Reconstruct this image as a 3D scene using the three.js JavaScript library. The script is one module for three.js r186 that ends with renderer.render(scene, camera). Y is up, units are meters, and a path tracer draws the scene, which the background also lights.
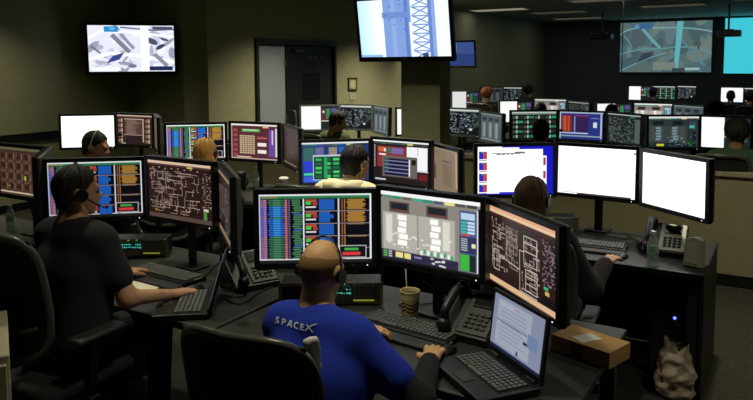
import * as THREE from 'three';
import { RoundedBoxGeometry } from 'three/addons/geometries/RoundedBoxGeometry.js';
import { mergeGeometries } from 'three/addons/utils/BufferGeometryUtils.js';
import { RectAreaLightUniformsLib } from 'three/addons/lights/RectAreaLightUniformsLib.js';
RectAreaLightUniformsLib.init();

// ---------------------------------------------------------------- camera, exposure, room lights
const scene = new THREE.Scene();
scene.background = new THREE.Color(0, 0, 0);
const renderer = new THREE.WebGLRenderer();
renderer.toneMapping = THREE.LinearToneMapping;
renderer.toneMappingExposure = 1;
renderer.shadowMap.enabled = true;

// The room is axis-aligned: +x runs along the desk rows, -z is the way the operators face. The camera looks 31 degrees to the left of that.
const FOCAL = 696.06, CX = 376.5, CY = 122.5, EYE = 1.87, R = Math.PI / 180;
const YAW = 31 * R, PITCH = 4.7513 * R, ROLL = -0.298 * R;
const fullH = 2 * (400 - CY);
const camera = new THREE.PerspectiveCamera(2 * Math.atan(fullH / 2 / FOCAL) / R, 753 / fullH, 0.05, 60);
camera.setViewOffset(753, fullH, 0, fullH - 400, 753, 400);
camera.rotation.order = 'YXZ';
camera.position.set(0, EYE, 0);
camera.rotation.set(-PITCH, YAW, ROLL);

const LEVEL = 1;
const CEIL = 3.05;
// recessed downlights [l, d, intensity, half cone, where] and fluorescent troffers [l, d, what the eye sees of it]
const DOWNLIGHTS = [
  [-5.0, 7.6, 34, 62, 'over the grey door'], [-5.0, 9.9, 42, 60, 'over the switch plate'], [-5.75, 11.8, 17, 46, 'beyond the column by the olive wall'],
  [-6.9, 3.2, 17, 62, 'over the left wall rail'], [-7.7, 4.6, 9, 62, 'over the left wall corner'], [-4.7, 4.6, 14, 52, 'over the blond operator'], [-2.6, 4.1, 17, 48, 'over the hooded operator'], [-3.3, 5.2, 15, 46, 'before the column'],
  [-.5, 5.1, 17, 54, 'over the white screens'], [1.5, 5.2, 12, 48, 'over the right end of the low wall'], [.7, 2.9, 7, 56, 'over the open floor right of the box'], [-1.5, 2.1, 9, 50, 'over the blue shirt operator'], [-3.4, 2.5, 10, 55, 'over the dark polo operator'],
];
const TROFFERS = [[-5.55, 14.4, .26], [-4.7, 15.9, .05], [-3.1, 13.3, .08], [-1.7, 13.0, .08], [-2.2, 15.4, .05], [-4.9, 18.3, .08], [-0.4, 14.6, .05]];

// pixel -> point of the room, on a plane: {y}, {d}, {l} or {z: distance along the view}
const c31 = Math.cos(YAW), s31 = Math.sin(YAW);
function ray(px, py) {
  const du = px - CX, dv = py - CY, cr = Math.cos(ROLL), sr = Math.sin(ROLL);
  const X = (du * cr + dv * sr) / FOCAL, Y = -(-du * sr + dv * cr) / FOCAL, c = Math.cos(PITCH), s = Math.sin(PITCH);
  const y = Y * c - s, z = c + Y * s;
  return [X * c31 - z * s31, y, X * s31 + z * c31, z];            // l, height, d, view depth
}
function at(px, py, on) {
  const r = ray(px, py), t = on.y !== undefined ? (on.y - EYE) / r[1] : on.d !== undefined ? on.d / r[2] : on.l !== undefined ? on.l / r[0] : on.z / r[3];
  return new THREE.Vector3(r[0] * t, EYE + r[1] * t, -r[2] * t);
}

// ---------------------------------------------------------------- helpers
let seed = 7;
const rnd = () => (seed = (seed * 16807) % 2147483647) / 2147483647;
const used = {};
const numbered = (n) => { const k = used[n] = (used[n] ?? -1) + 1; return k ? n + '_' + String(k).padStart(3, '0') : n; };
const V = (x, y, z) => new THREE.Vector3(x, y, z);
function tag(o, label, category, group) { o.userData.label = label; o.userData.category = category; if (group) o.userData.group = group; return o; }
function thing(name, label, category, pos = [0, 0, 0], turn = 0, group) {
  const o = new THREE.Group(); o.name = numbered(name); scene.add(o);
  o.position.set(...pos); o.rotation.y = turn;
  return tag(o, label, category, group);
}
function part(name, geo, mat, parent, pos, rot) {
  const m = new THREE.Mesh(geo, mat); m.name = name; m.castShadow = m.receiveShadow = true;
  if (pos) m.position.set(...pos);
  if (rot) m.rotation.set(...rot);
  parent.add(m); return m;
}
function structure(name, geo, mat, pos, label) {
  const m = part(name, geo, mat, scene, pos); m.userData.kind = 'structure';
  if (label) m.userData.label = label;
  return m;
}
const box = (x, y, z) => new THREE.BoxGeometry(x, y, z);
const boxCache = {};
const rbox = (x, y, z, r = .006, s = 2) => boxCache[[x, y, z, r, s]] ??= new RoundedBoxGeometry(x, y, z, s, Math.min(r, x / 2.01, y / 2.01, z / 2.01));
const cyl = (r1, r2, h, n = 20) => new THREE.CylinderGeometry(r1, r2, h, n);
const tube = (pts, r, n = 24, m = 8, closed = false) => new THREE.TubeGeometry(new THREE.CatmullRomCurve3(pts.map((p) => V(...p)), closed), n, r, m, closed);
const lathe = (pts, n = 28) => new THREE.LatheGeometry(pts.map((p) => new THREE.Vector2(...p)), n);
const moved = (g, x, y, z, rx = 0, ry = 0, rz = 0) => g.clone().applyMatrix4(new THREE.Matrix4().compose(V(x, y, z), new THREE.Quaternion().setFromEuler(new THREE.Euler(rx, ry, rz)), V(1, 1, 1)));
const joined = (list) => mergeGeometries(list.map((g) => { const q = g.index ? g.toNonIndexed() : g.clone(); for (const k of Object.keys(q.attributes)) if (!['position', 'normal', 'uv'].includes(k)) q.deleteAttribute(k); return q; }));

// ---------------------------------------------------------------- materials
function noiseTexture(n, fn, repeat = 1, srgb = true) {
  const data = new Uint8Array(n * n * 4);
  for (let j = 0; j < n; j++) for (let i = 0; i < n; i++) { const c = fn(i / n, j / n); for (let k = 0; k < 3; k++) data[(j * n + i) * 4 + k] = Math.max(0, Math.min(255, c[k])); data[(j * n + i) * 4 + 3] = 255; }
  const t = new THREE.DataTexture(data, n, n); t.wrapS = t.wrapT = THREE.RepeatWrapping; t.magFilter = THREE.LinearFilter; t.repeat.set(repeat, repeat);
  if (srgb) t.colorSpace = THREE.SRGBColorSpace;
  t.needsUpdate = true; return t;
}
const lattice = Array.from({ length: 64 * 64 }, rnd);
const vnoise = (x, y, p) => { const xi = Math.floor(x), yi = Math.floor(y), f = x - xi, g = y - yi, h = (a, b) => lattice[(((b % p) + p) % p) * 64 + (((a % p) + p) % p)], s = f * f * (3 - 2 * f), t = g * g * (3 - 2 * g); return (h(xi, yi) * (1 - s) + h(xi + 1, yi) * s) * (1 - t) + (h(xi, yi + 1) * (1 - s) + h(xi + 1, yi + 1) * s) * t; };
const carpetMap = noiseTexture(512, (u, v) => { const a = rnd(), b = vnoise(u * 60, v * 60, 60), w = 18 + 40 * a * a + 16 * b; return [w * 1.06, w * .98, w * .8]; });
const carpetBump = noiseTexture(256, () => { const a = 255 * rnd(); return [a, a, a]; }, 1, false);
const paint = (r, g, b) => noiseTexture(128, (u, v) => { const k = 1 + .05 * (vnoise(u * 16, v * 16, 16) - .5) + .05 * (rnd() - .5); return [r * k, g * k, b * k]; });
const std = (color, roughness = .6, extra = {}) => new THREE.MeshStandardMaterial({ color, roughness, ...extra });
const M = {
  carpet: std(0xffffff, 1, { map: carpetMap, bumpMap: carpetBump, bumpScale: .004 }),
  wall: std(0xffffff, .85, { map: paint(150, 148, 114) }),
  wallDark: std(0xffffff, .9, { map: paint(98, 104, 104) }),
  lowWall: std(0xffffff, .85, { map: paint(146, 140, 106) }),
  cap: std(0x9b957a, .6),
  ceiling: std(0xffffff, .95, { map: paint(176, 176, 166) }),
  rail: std(0x0f100f, .5),
  doorGrey: std(0x8a9297, .5),
  doorBlack: std(0x0d0d0e, .55),
  metal: std(0x9a9a98, .35, { metalness: .9 }),
  plastic: std(0x0c0c0d, .42),
  plasticGrey: std(0x2a2b2a, .5),
  plasticLight: std(0x8b8c86, .5),
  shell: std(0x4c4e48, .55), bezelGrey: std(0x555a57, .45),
  desk: std(0xffffff, .5, { map: noiseTexture(128, (u, v) => { const k = 39 + 5 * (vnoise(u * 32, v * 32, 32) - .5) + 8 * (rnd() - .5); return [k, k * 1.02, k * .98]; }) }),
  deskEdge: std(0x161716, .5),
  steel: std(0x3a3b3b, .4, { metalness: .6 }),
  key: std(0x17181a, .5), keyLight: std(0x5d5f5c, .5),
  rubber: std(0x080808, .8),
  mesh: std(0x1d1c1b, .85), chairFrame: std(0x4c4c47, .3),
  fabricBlack: std(0x111113, .95),
  cardboard: std(0xffffff, .85, { map: noiseTexture(128, (u, v) => { const k = 1 + .1 * (vnoise(u * 4, v * 40, 40) - .5) + .06 * (rnd() - .5); return [176 * k, 140 * k, 88 * k]; }) }),
  paper: std(0xe6e0c6, .9), white: std(0xd8d8d2, .7),
  glassClear: new THREE.MeshPhysicalMaterial({ color: 0xf4faf6, transmission: .88, thickness: 0, roughness: .15, ior: 1.35 }),
};
M.wall.map.repeat.set(1, 1);

// ---------------------------------------------------------------- the room shell
const XL = -8.6, XR = 6.5, ZB = 3.5, FAR = 20, DOORX = -6.3, PIL = 6.39, BACKD = 7.14;
function slab(name, l0, l1, y0, y1, d0, d1, mat, label) {
  const g = box(l1 - l0, y1 - y0, d1 - d0), uv = g.attributes.uv, p = g.attributes.position, n = g.attributes.normal;
  for (let i = 0; i < p.count; i++) { const ax = Math.abs(n.getX(i)) > .5 ? [p.getZ(i), p.getY(i)] : Math.abs(n.getY(i)) > .5 ? [p.getX(i), p.getZ(i)] : [p.getX(i), p.getY(i)]; uv.setXY(i, ax[0], ax[1]); }
  return structure(name, g, mat, [(l0 + l1) / 2, (y0 + y1) / 2, -(d0 + d1) / 2], label);
}
slab('floor', XL - .2, XR + .2, -.12, 0, -ZB - .2, FAR + .2, M.carpet, 'dark speckled brown office carpet');
slab('ceiling', XL - .2, XR + .2, CEIL, CEIL + .12, -ZB - .2, FAR + .2, M.ceiling, 'flat grey ceiling over the control room');
slab('wall_left', XL - .2, XL, 0, CEIL, -ZB, BACKD + .2, M.wall);
slab('wall_corner', XL, -6.72, 0, CEIL, BACKD, BACKD + .2, M.wall);
slab('wall_pilaster', -6.72, DOORX, 0, CEIL, PIL, PIL + .7, M.wall, 'end of the protruding olive wall');
slab('wall_door_near', DOORX - .2, DOORX, 0, CEIL, PIL + .7, 7.28, M.wall);
slab('wall_door_over', DOORX - .2, DOORX, 2.24, CEIL, 7.28, 9.2, M.wall);
slab('wall_door', DOORX - .2, DOORX, 0, CEIL, 9.2, FAR, M.wall, 'olive painted wall with double door');
slab('wall_door_edge', DOORX - .004, DOORX + .012, 0, CEIL, PIL - .004, PIL + .7, M.wall);
slab('wall_front', DOORX - .2, XR + .2, 0, CEIL, FAR, FAR + .2, M.wallDark, 'dark far wall behind the projection screens');
slab('wall_right', XR, XR + .2, 0, CEIL, -ZB, FAR, M.wallDark);
slab('wall_back', XL, XR, 0, CEIL, -ZB - .2, -ZB, M.wallDark);
slab('trim_1', XL, XL + .03, .9, 1.0, -ZB, BACKD, M.rail, 'black bumper rail along the left wall');
slab('trim_2', XL, -6.72, .9, 1.0, BACKD - .03, BACKD, M.rail, 'black bumper rail in the corner');
slab('baseboard_left', XL, XL + .015, 0, .1, -ZB, BACKD, M.rail);
slab('baseboard_door', DOORX, DOORX + .015, 0, .1, 9.2, FAR, M.rail);
// low wall with its cap, and the column standing in it
const LW0 = 6.42, LW1 = 6.57, LWH = .93;
slab('wall_low', DOORX, -3.53, 0, LWH, LW0, LW1, M.lowWall, 'waist-high olive wall behind the second desk row');
slab('wall_low_right', -3.08, 3.4, 0, LWH, LW0, LW1, M.lowWall, 'waist-high olive wall right of the column');
slab('trim_3', DOORX, -3.53, LWH, LWH + .03, LW0 - .02, LW1 + .02, M.cap, 'pale cap on the low wall');
slab('trim_4', -3.08, 3.4, LWH, LWH + .03, LW0 - .02, LW1 + .02, M.cap, 'pale cap on the low wall right of the column');
slab('baseboard_low', -3.08, 3.4, 0, .1, LW0 - .012, LW0, M.rail);
slab('baseboard_low_left', DOORX + .02, -3.53, 0, .1, LW0 - .012, LW0, M.rail);
slab('wall_column', -3.53, -3.08, 0, CEIL, 6.38, 6.62, M.wall, 'square olive column carrying the big television');
// double door: grey leaf, black leaf, black frame
{
  const f = new THREE.Group(); f.name = 'door_frame'; f.userData.kind = 'structure'; f.userData.label = 'black double door frame'; scene.add(f);
  part('header', box(.16, .08, 1.92), M.doorBlack, f, [DOORX - .04, 2.2, -8.24]);
  part('jamb', box(.16, 2.16, .05), M.doorBlack, f, [DOORX - .04, 1.08, -7.305]);
  part('jamb', box(.16, 2.16, .05), M.doorBlack, f, [DOORX - .04, 1.08, -9.175]);
  const leaf = (name, mat, d0, d1, label) => { const g = new THREE.Group(); g.name = name; g.userData.kind = 'structure'; g.userData.label = label; scene.add(g); g.position.set(DOORX - .03, 0, -(d0 + d1) / 2); part('leaf', rbox(.045, 2.14, d1 - d0 - .01, .004), mat, g, [0, 1.08, 0]); return g; };
  const a = leaf('door_1', M.doorGrey, 7.33, 7.95, 'pale grey door leaf with steel hinges');
  for (const y of [.3, 1.1, 1.9]) part('hinge', rbox(.02, .1, .03, .003), M.metal, a, [.03, y, -.295]);
  const b = leaf('door_2', M.doorBlack, 7.97, 9.15, 'black door leaf with a small window and a plate');
  part('window_pane', rbox(.012, .4, .42, .003), std(0x1c1d1e, .15), b, [.027, 1.55, -.02]);
  for (const z of [-.28, -.12, .02]) part('notice', rbox(.006, .05, .11, .002), std(0x4a4a48, .6), b, [.027, 1.98, z]);
  part('handle', tube([[0, 0, 0], [.06, 0, 0], [.06, -.3, 0], [0, -.3, 0]], .012, 20, 6), M.metal, b, [.022, 1.2, .48]);
  part('door_closer', rbox(.06, .06, .25, .01), M.plasticGrey, b, [.055, 2.08, .3]);
}
// the frame on the wall and the switch below it
{
  const p = at(352, 84, { l: DOORX });
  const t = thing('picture_frame', 'small dark framed yellow notice on the olive wall', 'picture frame', [DOORX + .012, p.y, p.z]);
  const h = .19, w = .24, m = std(0x2a2418, .5);
  part('mount', box(.008, h, w), std(0x9a9668, .8), t, [-.005, 0, 0]);
  part('print', box(.004, h * .62, w * .6), std(0xb9b28a, .8), t, [.002, 0, 0]);
  for (const s of [-1, 1]) { part('frame_side', rbox(.024, .02, w + .03, .004), m, t, [0, s * h / 2, 0]); part('frame_side', rbox(.024, h + .02, .02, .004), m, t, [0, 0, s * w / 2]); }
  const q = at(352, 97, { l: DOORX });
  const s = thing('light_switch', 'pale double light switch plate below the framed notice', 'light switch', [DOORX + .006, q.y, q.z]);
  part('plate', rbox(.01, .11, .16, .003), std(0xa8a58c, .5), s);
  for (const z of [-.035, .035]) part('rocker', rbox(.012, .06, .032, .003), std(0xb8b59c, .4), s, [.006, 0, z]);
}
// ---------------------------------------------------------------- ceiling lamps
DOWNLIGHTS.forEach(([l, d, I, cone, where]) => {
  const t = thing('downlight', 'round recessed ceiling downlight ' + where, 'ceiling lamp', [l, CEIL, -d], 0, 'ceiling downlights');
  part('trim_ring', new THREE.TorusGeometry(.085, .012, 8, 28).rotateX(Math.PI / 2), M.white, t, [0, -.006, 0]);
  part('lamp_lens', cyl(.08, .08, .006, 28), std(0x222222, .5, { emissive: 0xffe9b0, emissiveIntensity: 1.2 }), t, [0, -.004, 0]);
  const s = new THREE.SpotLight(new THREE.Color(1, .94, .7), I * LEVEL, 0, cone * R, .8, 2);
  s.position.set(0, -.02, 0); s.target.position.set(0, -2, 0); s.castShadow = true; s.shadow.radius = 4; t.add(s, s.target);
});
TROFFERS.forEach(([l, d, e], i) => {
  const where = ['before the dark side wall', 'above the far left desks', 'left of the hanging projector', 'near the hanging projector', 'above the aerial picture', 'by the dark corner', 'towards the cyan screen'][i];
  const t = thing('troffer', 'dim fluorescent ceiling panel ' + where, 'ceiling lamp', [l, CEIL, -d], 0, 'fluorescent ceiling panels');
  part('frame', joined([moved(box(1.26, .02, .03), 0, 0, .3), moved(box(1.26, .02, .03), 0, 0, -.3), moved(box(.03, .02, .6), .62, 0, 0), moved(box(.03, .02, .6), -.62, 0, 0)]), M.white, t, [0, -.01, 0]);
  part('lamp_diffuser', box(1.22, .008, .58), std(0x444444, .6, { emissive: 0xfff4d2, emissiveIntensity: e }), t, [0, -.006, 0]);
  const a = new THREE.RectAreaLight(0xeef2ee, l < -4.5 ? 1.0 : 2.8, 1.2, .56); a.position.set(0, -.02, 0); a.rotation.x = -Math.PI / 2; t.add(a);
});

// ---------------------------------------------------------------- what the screens show
const textures = {};
function picture(key, w, h, draw) {
  return textures[key] ??= (() => {
    const c = document.createElement('canvas'); c.width = w; c.height = h;
    const x = c.getContext('2d'); x.scale(w / 160, h / 100); x.fillStyle = '#000'; x.fillRect(0, 0, 160, 100);
    draw(x, (col, a, b, cw, ch) => { x.fillStyle = col; x.fillRect(a, b, cw, ch); });
    const t = new THREE.CanvasTexture(c); t.colorSpace = THREE.SRGBColorSpace; t.magFilter = THREE.LinearFilter; return t;
  })();
}
const grey = (v) => `rgb(${v | 0},${v | 0},${v | 0})`;
function tangle(x, r, x0, y0, x1, y1, n, col, lw = .8) {                          // schematic lines with small symbols
  x.strokeStyle = col; x.lineWidth = lw;
  for (let i = 0; i < n; i++) {
    let a = x0 + (x1 - x0) * rnd(), b = y0 + (y1 - y0) * rnd(); x.beginPath(); x.moveTo(a, b);
    for (let k = 0; k < 3; k++) { if (rnd() < .5) a = Math.min(x1, Math.max(x0, a + (rnd() - .5) * 44)); else b = Math.min(y1, Math.max(y0, b + (rnd() - .5) * 26)); x.lineTo(a, b); }
    x.stroke(); if (rnd() < .7) r(col, a - 1.2, b - 1, 2.6, 2.2);
  }
}
const DRAW = {
  table: (x, r) => {                                                            // event table left, strip charts right
    r('#0a0a12', 0, 0, 160, 100); r('#e9eef0', 0, 0, 160, 3); r('#2f7a4c', 0, 3, 160, 4); r('#a87a4c', 4, 4, 22, 1.6);
    r('#d8d8e8', 0, 3, 1.6, 92);
    for (let i = 0; i < 34; i++) {
      const y = 8 + i * 2.55, b = i > 3 && i < 21 && i !== 10;
      r(b ? '#6a70e8' : '#9a78a0', 2, y, 9, 1.9); r('#c87aa0', 7, y, 3, 1.9); r(b ? '#2f6fe0' : '#3f7a58', 12 + rnd() * 3, y, 22, 1.7); r(b ? '#38a0f0' : '#4a8f62', 20, y, 10, 1.7);
      r('#d87a8a', 36, y, 4, 1.9); r('#7a6a90', 41, y, 3, 1.7); r(i % 9 === 8 ? '#4a70d8' : '#4f9462', 46 + rnd() * 4, y, 12, 1.6);
    }
    r('#f0f0f4', 62, 7, 2.2, 88); r('#e4e4ea', 112, 7, 2.2, 88); r('#eeeef2', 157.4, 3, 2.6, 92); r('#f0f0f4', 0, 94, 160, 1.6);
    for (let k = 0; k < 5; k++) {
      const y = 8 + k * 18; r('#b8a0a8', 64, y + 16.6, 94, 1);
      r('#b04a3c', 66, y, 16, 4); r('#4fc04a', 66, y + 3, 8, 5); r('#a83c34', 76, y + 4, 7, 5); r('#e8e8e4', 66, y + 10, 15, 2.4);
      r('#1f5cb4', 85, y, 20 - (k % 2) * 5 + 3 * rnd(), 15.6); r('#1f5cb4', 96, y + 4, 10, 6);
      for (let j = 0; j < (k < 2 ? 14 : 1); j++) r('#c8923c', 124 + rnd() * 3, y + j * 1.1, 22 + rnd() * 6, .9);
      r('#8a5428', 117, y, 2.4, 15.6); r('#b8803c', 121, y, 1.6, 15.6);
    }
    r('#12121a', 114, 76, 38, 17); x.strokeStyle = '#c8c8cc'; x.lineWidth = 1.4; x.strokeRect(114, 76, 38, 17); r('#49a84a', 121, 79, 20, 4); r('#d83c40', 118, 85, 26, 5);
    r('#1c1e20', 0, 95.6, 160, 4.4);
  },
  schematic: (x, r) => {
    r('#2c1a17', 0, 0, 160, 100); r('#e8c8ac', 0, 0, 160, 5); r('#584038', 0, 5, 160, 3); r('#c8c058', 100, 6, 14, 3.4);
    for (let i = 0; i < 8; i++) r('#b8a090', 12 + i * 16, 10 + rnd() * 2, 4, 2);
    tangle(x, r, 6, 16, 128, 90, 74, '#b8a294', 1); tangle(x, r, 10, 20, 60, 80, 30, '#8a766a', 1.1);
    for (let i = 0; i < 5; i++) r('#38221e', 20 + rnd() * 90, 30 + rnd() * 44, 12, 9);
    for (let i = 0; i < 90; i++) r('#a08c80', 134 + rnd() * 22, 14 + rnd() * 60, 3, 1.2);
    r('#d8c8b0', 138, 74, 12, 5); r('#4f9440', 138, 80, 8, 13); r('#c89038', 16, 86, 6, 3); r('#5a4840', 0, 93, 160, 7);
  },
  schematicPeach: (x, r) => {
    r('#2a1a18', 0, 0, 160, 100); r('#e2ac86', 0, 0, 160, 9); r('#e8c8a0', 0, 5, 160, 3); r('#3a2420', 0, 9, 160, 4);
    tangle(x, r, 8, 16, 46, 80, 34, '#b4a49a', 1); tangle(x, r, 46, 20, 72, 70, 40, '#9a8478', 1);
    x.strokeStyle = '#d8ccc2'; x.lineWidth = 1.3;
    for (const [a, b, w, h] of [[88, 22, 30, 34], [88, 30, 30, 10], [92, 62, 26, 26], [92, 70, 26, 9], [12, 56, 14, 26]]) x.strokeRect(a, b, w, h);
    x.beginPath(); x.moveTo(26, 62); x.lineTo(78, 66); x.lineTo(78, 42); x.lineTo(88, 42); x.moveTo(78, 66); x.lineTo(78, 92); x.lineTo(118, 92); x.stroke();
    tangle(x, r, 84, 22, 122, 88, 22, '#bcb0a6', .9);
    for (let i = 0; i < 110; i++) r('#8a7684', 128 + rnd() * 28, 16 + rnd() * 52, 3, 1.4);
    r('#46a878', 132, 70, 10, 4); r('#c8b060', 135, 75, 9, 5); r('#1a1416', 126, 82, 32, 10); r('#e0b890', 0, 93, 160, 7);
  },
  panel: (x, r) => {                                                            // grey synoptic with white columns
    r('#8a867e', 0, 0, 160, 100); r('#f6f8f6', 0, 0, 160, 6); for (let i = 0; i < 9; i++) r(['#5a8a78', '#2f8f6a', '#705a54', '#3fa88a', '#2a8a76', '#46586a', '#e8e08a', '#505050', '#404044'][i], 3 + i * 17, 6, 15, 4);
    r('#2a2a30', 0, 6, 2, 3); for (const a of [14, 76]) { r('#5a4a48', a, 14, 34, 15); r('#20242c', a + 3, 16, 28, 9); r('#8a3c34', a + 3, 25.4, 28, 1); }
    r('#b4b0a8', 3, 30, 58, 54); r('#b4b0a8', 63, 30, 58, 54); for (const a of [28, 82]) for (let k = 0; k < 5; k++) r('#fdfdfa', a + (k % 2) * 2, 32 + k * 9, 13 + rnd() * 3, 7.6);
    for (const a of [8, 102]) r('#dcd8ce', a, 33, 11, 40); for (let i = 0; i < 26; i++) r('#e8e6de', 6 + rnd() * 110, 56 + rnd() * 24, 4, 2);
    for (let i = 0; i < 10; i++) r(i % 2 ? '#3fa47e' : '#f0f0ea', 66 + i * 5.4, 76 + rnd() * 3, 4, 6);
    r('#2e2c46', 0, 85, 126, 12); for (let k = 0; k < 3; k++) { r('#58b04c', 3, 86 + k * 3.4, 7, 2.6); r('#c8c8c0', 12, 86 + k * 3.4, 6, 2.2); }
    r('#ece08a', 24, 86, 13, 8); r('#ece08a', 39, 86, 11, 8); r('#8a80b8', 56, 88, 12, 3); for (let i = 0; i < 9; i++) r('#dcdce0', 74 + rnd() * 44, 86 + rnd() * 9, 5, 2.4);
    r('#4a5a86', 128, 14, 26, 82); r('#b8d4ec', 130, 17, 21, 9); for (let k = 0; k < 4; k++) { r('#48b8a0', 130, 28 + k * 4.4, 9, 3.4); r('#c4dcf0', 140, 28 + k * 4.4, 11, 3.4); }
    r('#c84a4a', 130, 45, 13, 3); r('#34345a', 128, 49, 26, 22); for (let k = 0; k < 6; k++) r('#a8b0b4', 130, 51 + k * 3, 10, 2); r('#e8e4b0', 146, 57, 6, 6);
    r('#3fb43a', 129, 73, 14, 22); r('#23282a', 143, 73, 9, 22); r('#f0f0ee', 154, 12, 2, 84); r('#0c0c10', 156, 10, 4, 90); r('#1a1a1c', 0, 97, 160, 3);
  },
  panelDark: (x, r) => {
    DRAW.panel(x, r); x.globalAlpha = .72; r('#0e1c1e', 0, 9, 160, 91); x.globalAlpha = 1;
    for (const a of [22, 74]) for (let k = 0; k < 5; k++) r('#7d9aa4', a + rnd() * 4, 34 + k * 9, 16, 6); r('#d8d83c', 26, 88, 24, 7); r('#54b8a0', 130, 28, 16, 10); r('#e8e8e6', 0, 0, 160, 4);
    for (let i = 0; i < 30; i++) r('#9ab4b8', 60 + rnd() * 90, 62 + rnd() * 30, 4, 2);
  },
  white: (x, r) => { r('#ffffff', 0, 0, 160, 100); r('#d4d4d0', 110, 84, 12, 2); },
  whiteBare: (x, r) => { r('#ffffff', 0, 0, 160, 100); },
  whiteList: (x, r) => { r('#ffffff', 0, 0, 160, 100); for (let i = 0; i < 24; i++) r('#9aa0a4', 1, 4 + i * 3.9, 2.4, 2.2); for (let i = 0; i < 12; i++) r('#70706c', 4 + i * 3.2, 96, 2, 2.6); r('#34343a', 42, 97, 110, 3); r('#44484a', 156, 6, 3, 4); },
  whiteBlue: (x, r) => {
    r('#1414a8', 0, 0, 160, 100); r('#fdfdff', 0, 6, 138, 92); r('#e8ecf4', 0, 0, 52, 7); r('#f8f8fc', 40, 2, 48, 4); r('#2a2ab4', 46, 95, 40, 3); r('#f8f8fc', 138, 20, 8, 60);
    for (let k = 0; k < 4; k++) { r('#2422b0', 3, 10 + k * 23, 9, 16); r('#a83c44', 12, 10 + k * 23, 8, 16); r('#4a8a5a', 8, 10 + k * 23, 6, 3); r('#30302c', 3, 28 + k * 23, 16, 1.4); }
    r('#3a3c38', 30, 14, 60, 1.6); for (let i = 0; i < 9; i++) r('#2c2c2c', 32 + rnd() * 40, 15, 4, 2); r('#5a6a5c', 78, 11, 22, 4); r('#8a3440', 139, 24, 5, 16); r('#8a3440', 139, 52, 5, 16); r('#fafaff', 20, 86, 80, 4);
  },
  brownGrid: (x, r) => {                                                        // rows of framed gauges
    r('#40302a', 0, 0, 160, 100); r('#6a6448', 0, 0, 160, 6);
    for (let j = 0; j < 4; j++) for (let i = 0; i < 6; i++) { r('#54392e', i * 27 + 2, 10 + j * 21, 23, 19); r('#3a2018', i * 27 + 6, 13 + j * 21, 13, 11); r('#8a7460', i * 27 + 24, 12 + j * 21, 2.4, 14); r('#806650', i * 27 + 4, 29 + j * 21, 18, 1.4); }
    r('#d8a030', 142, 12, 8, 7); r('#9ad430', 86, 58, 6, 9); r('#40a060', 60, 15, 4, 3); r('#90a840', 30, 80, 4, 4); r('#d8c8a8', 0, 93, 136, 3.2); r('#4c3a30', 0, 96, 160, 4);
  },
  brownCols: (x, r) => {
    r('#3a241f', 0, 0, 160, 100); r('#e0c8b4', 0, 0, 160, 4); r('#6a4a40', 0, 4, 160, 4);
    for (const a of [4, 128]) for (let k = 0; k < 5; k++) { r('#8a6a5a', a, 14 + k * 17, 14, 11); r('#cdb8a8', a + 14, 12 + k * 17, 6, 13); }
    r('#5a4038', 32, 12, 90, 68); r('#cdb8a8', 32, 12, 90, 3); r('#cdb8a8', 116, 14, 5, 76); for (let i = 0; i < 14; i++) r('#a08878', 38 + rnd() * 10, 18 + i * 3.4, 30 + rnd() * 34, 1.6);
    r('#2e2028', 38, 68, 74, 24); r('#c0aaa0', 30, 66, 88, 2); r('#2a1c1a', 0, 94, 160, 6); r('#d8d8d8', 16, 95, 22, 2.4);
  },
  maroonTable: (x, r) => {
    r('#5a2c34', 0, 0, 160, 100); r('#f4ece8', 0, 0, 160, 5); r('#b89090', 0, 5, 4, 92); r('#d8d080', 110, 6, 20, 4); r('#5cb85a', 38, 14, 62, 8); r('#e0f0d8', 42, 16, 50, 2);
    for (let k = 0; k < 6; k++) r('#9a4a4c', 8, 14 + k * 14, 14, 9);
    for (let j = 0; j < 9; j++) for (let i = 0; i < 6; i++) r('#c8b48c', 30 + i * 9, 32 + j * 6, 7.6, 4.6);
    r('#c86868', 90, 38, 34, 3); for (let i = 0; i < 7; i++) r('#a85050', 90 + i * 5, 34, 3, 4); r('#f4ece4', 92, 52, 30, 10); r('#f4ece4', 92, 72, 30, 10); r('#6a4c9c', 130, 14, 20, 76); r('#d8c8e8', 140, 16, 5, 40);
    r('#e8e0d8', 152, 10, 6, 80); r('#d8d0b0', 20, 92, 50, 3); r('#cbb8b0', 0, 96, 160, 3);
  },
  windows: (x, r) => {                                                          // layered dark windows on a blue desktop
    r('#203a78', 0, 0, 160, 100); r('#ecf0f0', 0, 0, 160, 4); for (let i = 0; i < 9; i++) r(['#3a6a58', '#2f7a8a', '#46589a', '#584a54', '#3c7a64', '#2a5a8a', '#dcd880', '#303036', '#26262c'][i], 2 + i * 17.5, 4.5, 16, 4);
    for (let k = 0; k < 20; k++) { r('#3f7a5c', 4, 12 + k * 2, 26, 1.4); r('#8a7aa8', 32, 12 + k * 2, 20, 1.4); } r('#2a3cd0', 4, 44, 22, 26); r('#4ad0a0', 4, 72, 24, 6); r('#3a60e0', 4, 80, 140, 14);
    r('#9a8a78', 64, 12, 20, 18); r('#2060c0', 88, 12, 24, 12); r('#c0d4dc', 26, 30, 74, 60); r('#143c2c', 28, 34, 70, 54); for (let j = 0; j < 5; j++) for (let i = 0; i < 3; i++) r(['#30b45c', '#1c6a48', '#48d86c'][(i + j) % 3], 32 + i * 21, 38 + j * 10, 15, 6); r('#28a060', 52, 36, 8, 50);
    r('#e8a048', 122, 50, 20, 30); r('#151a20', 0, 95, 160, 5);
  },
  browser: (x, r) => {
    r('#241c1e', 0, 0, 160, 100); r('#f4f6f4', 0, 0, 160, 4); for (let i = 0; i < 8; i++) r(['#444c4a', '#386a58', '#46584a', '#304c5a', '#505058', '#d8d470', '#3a3a3c', '#444'][i], 4 + i * 19, 5, 17, 4);
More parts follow.
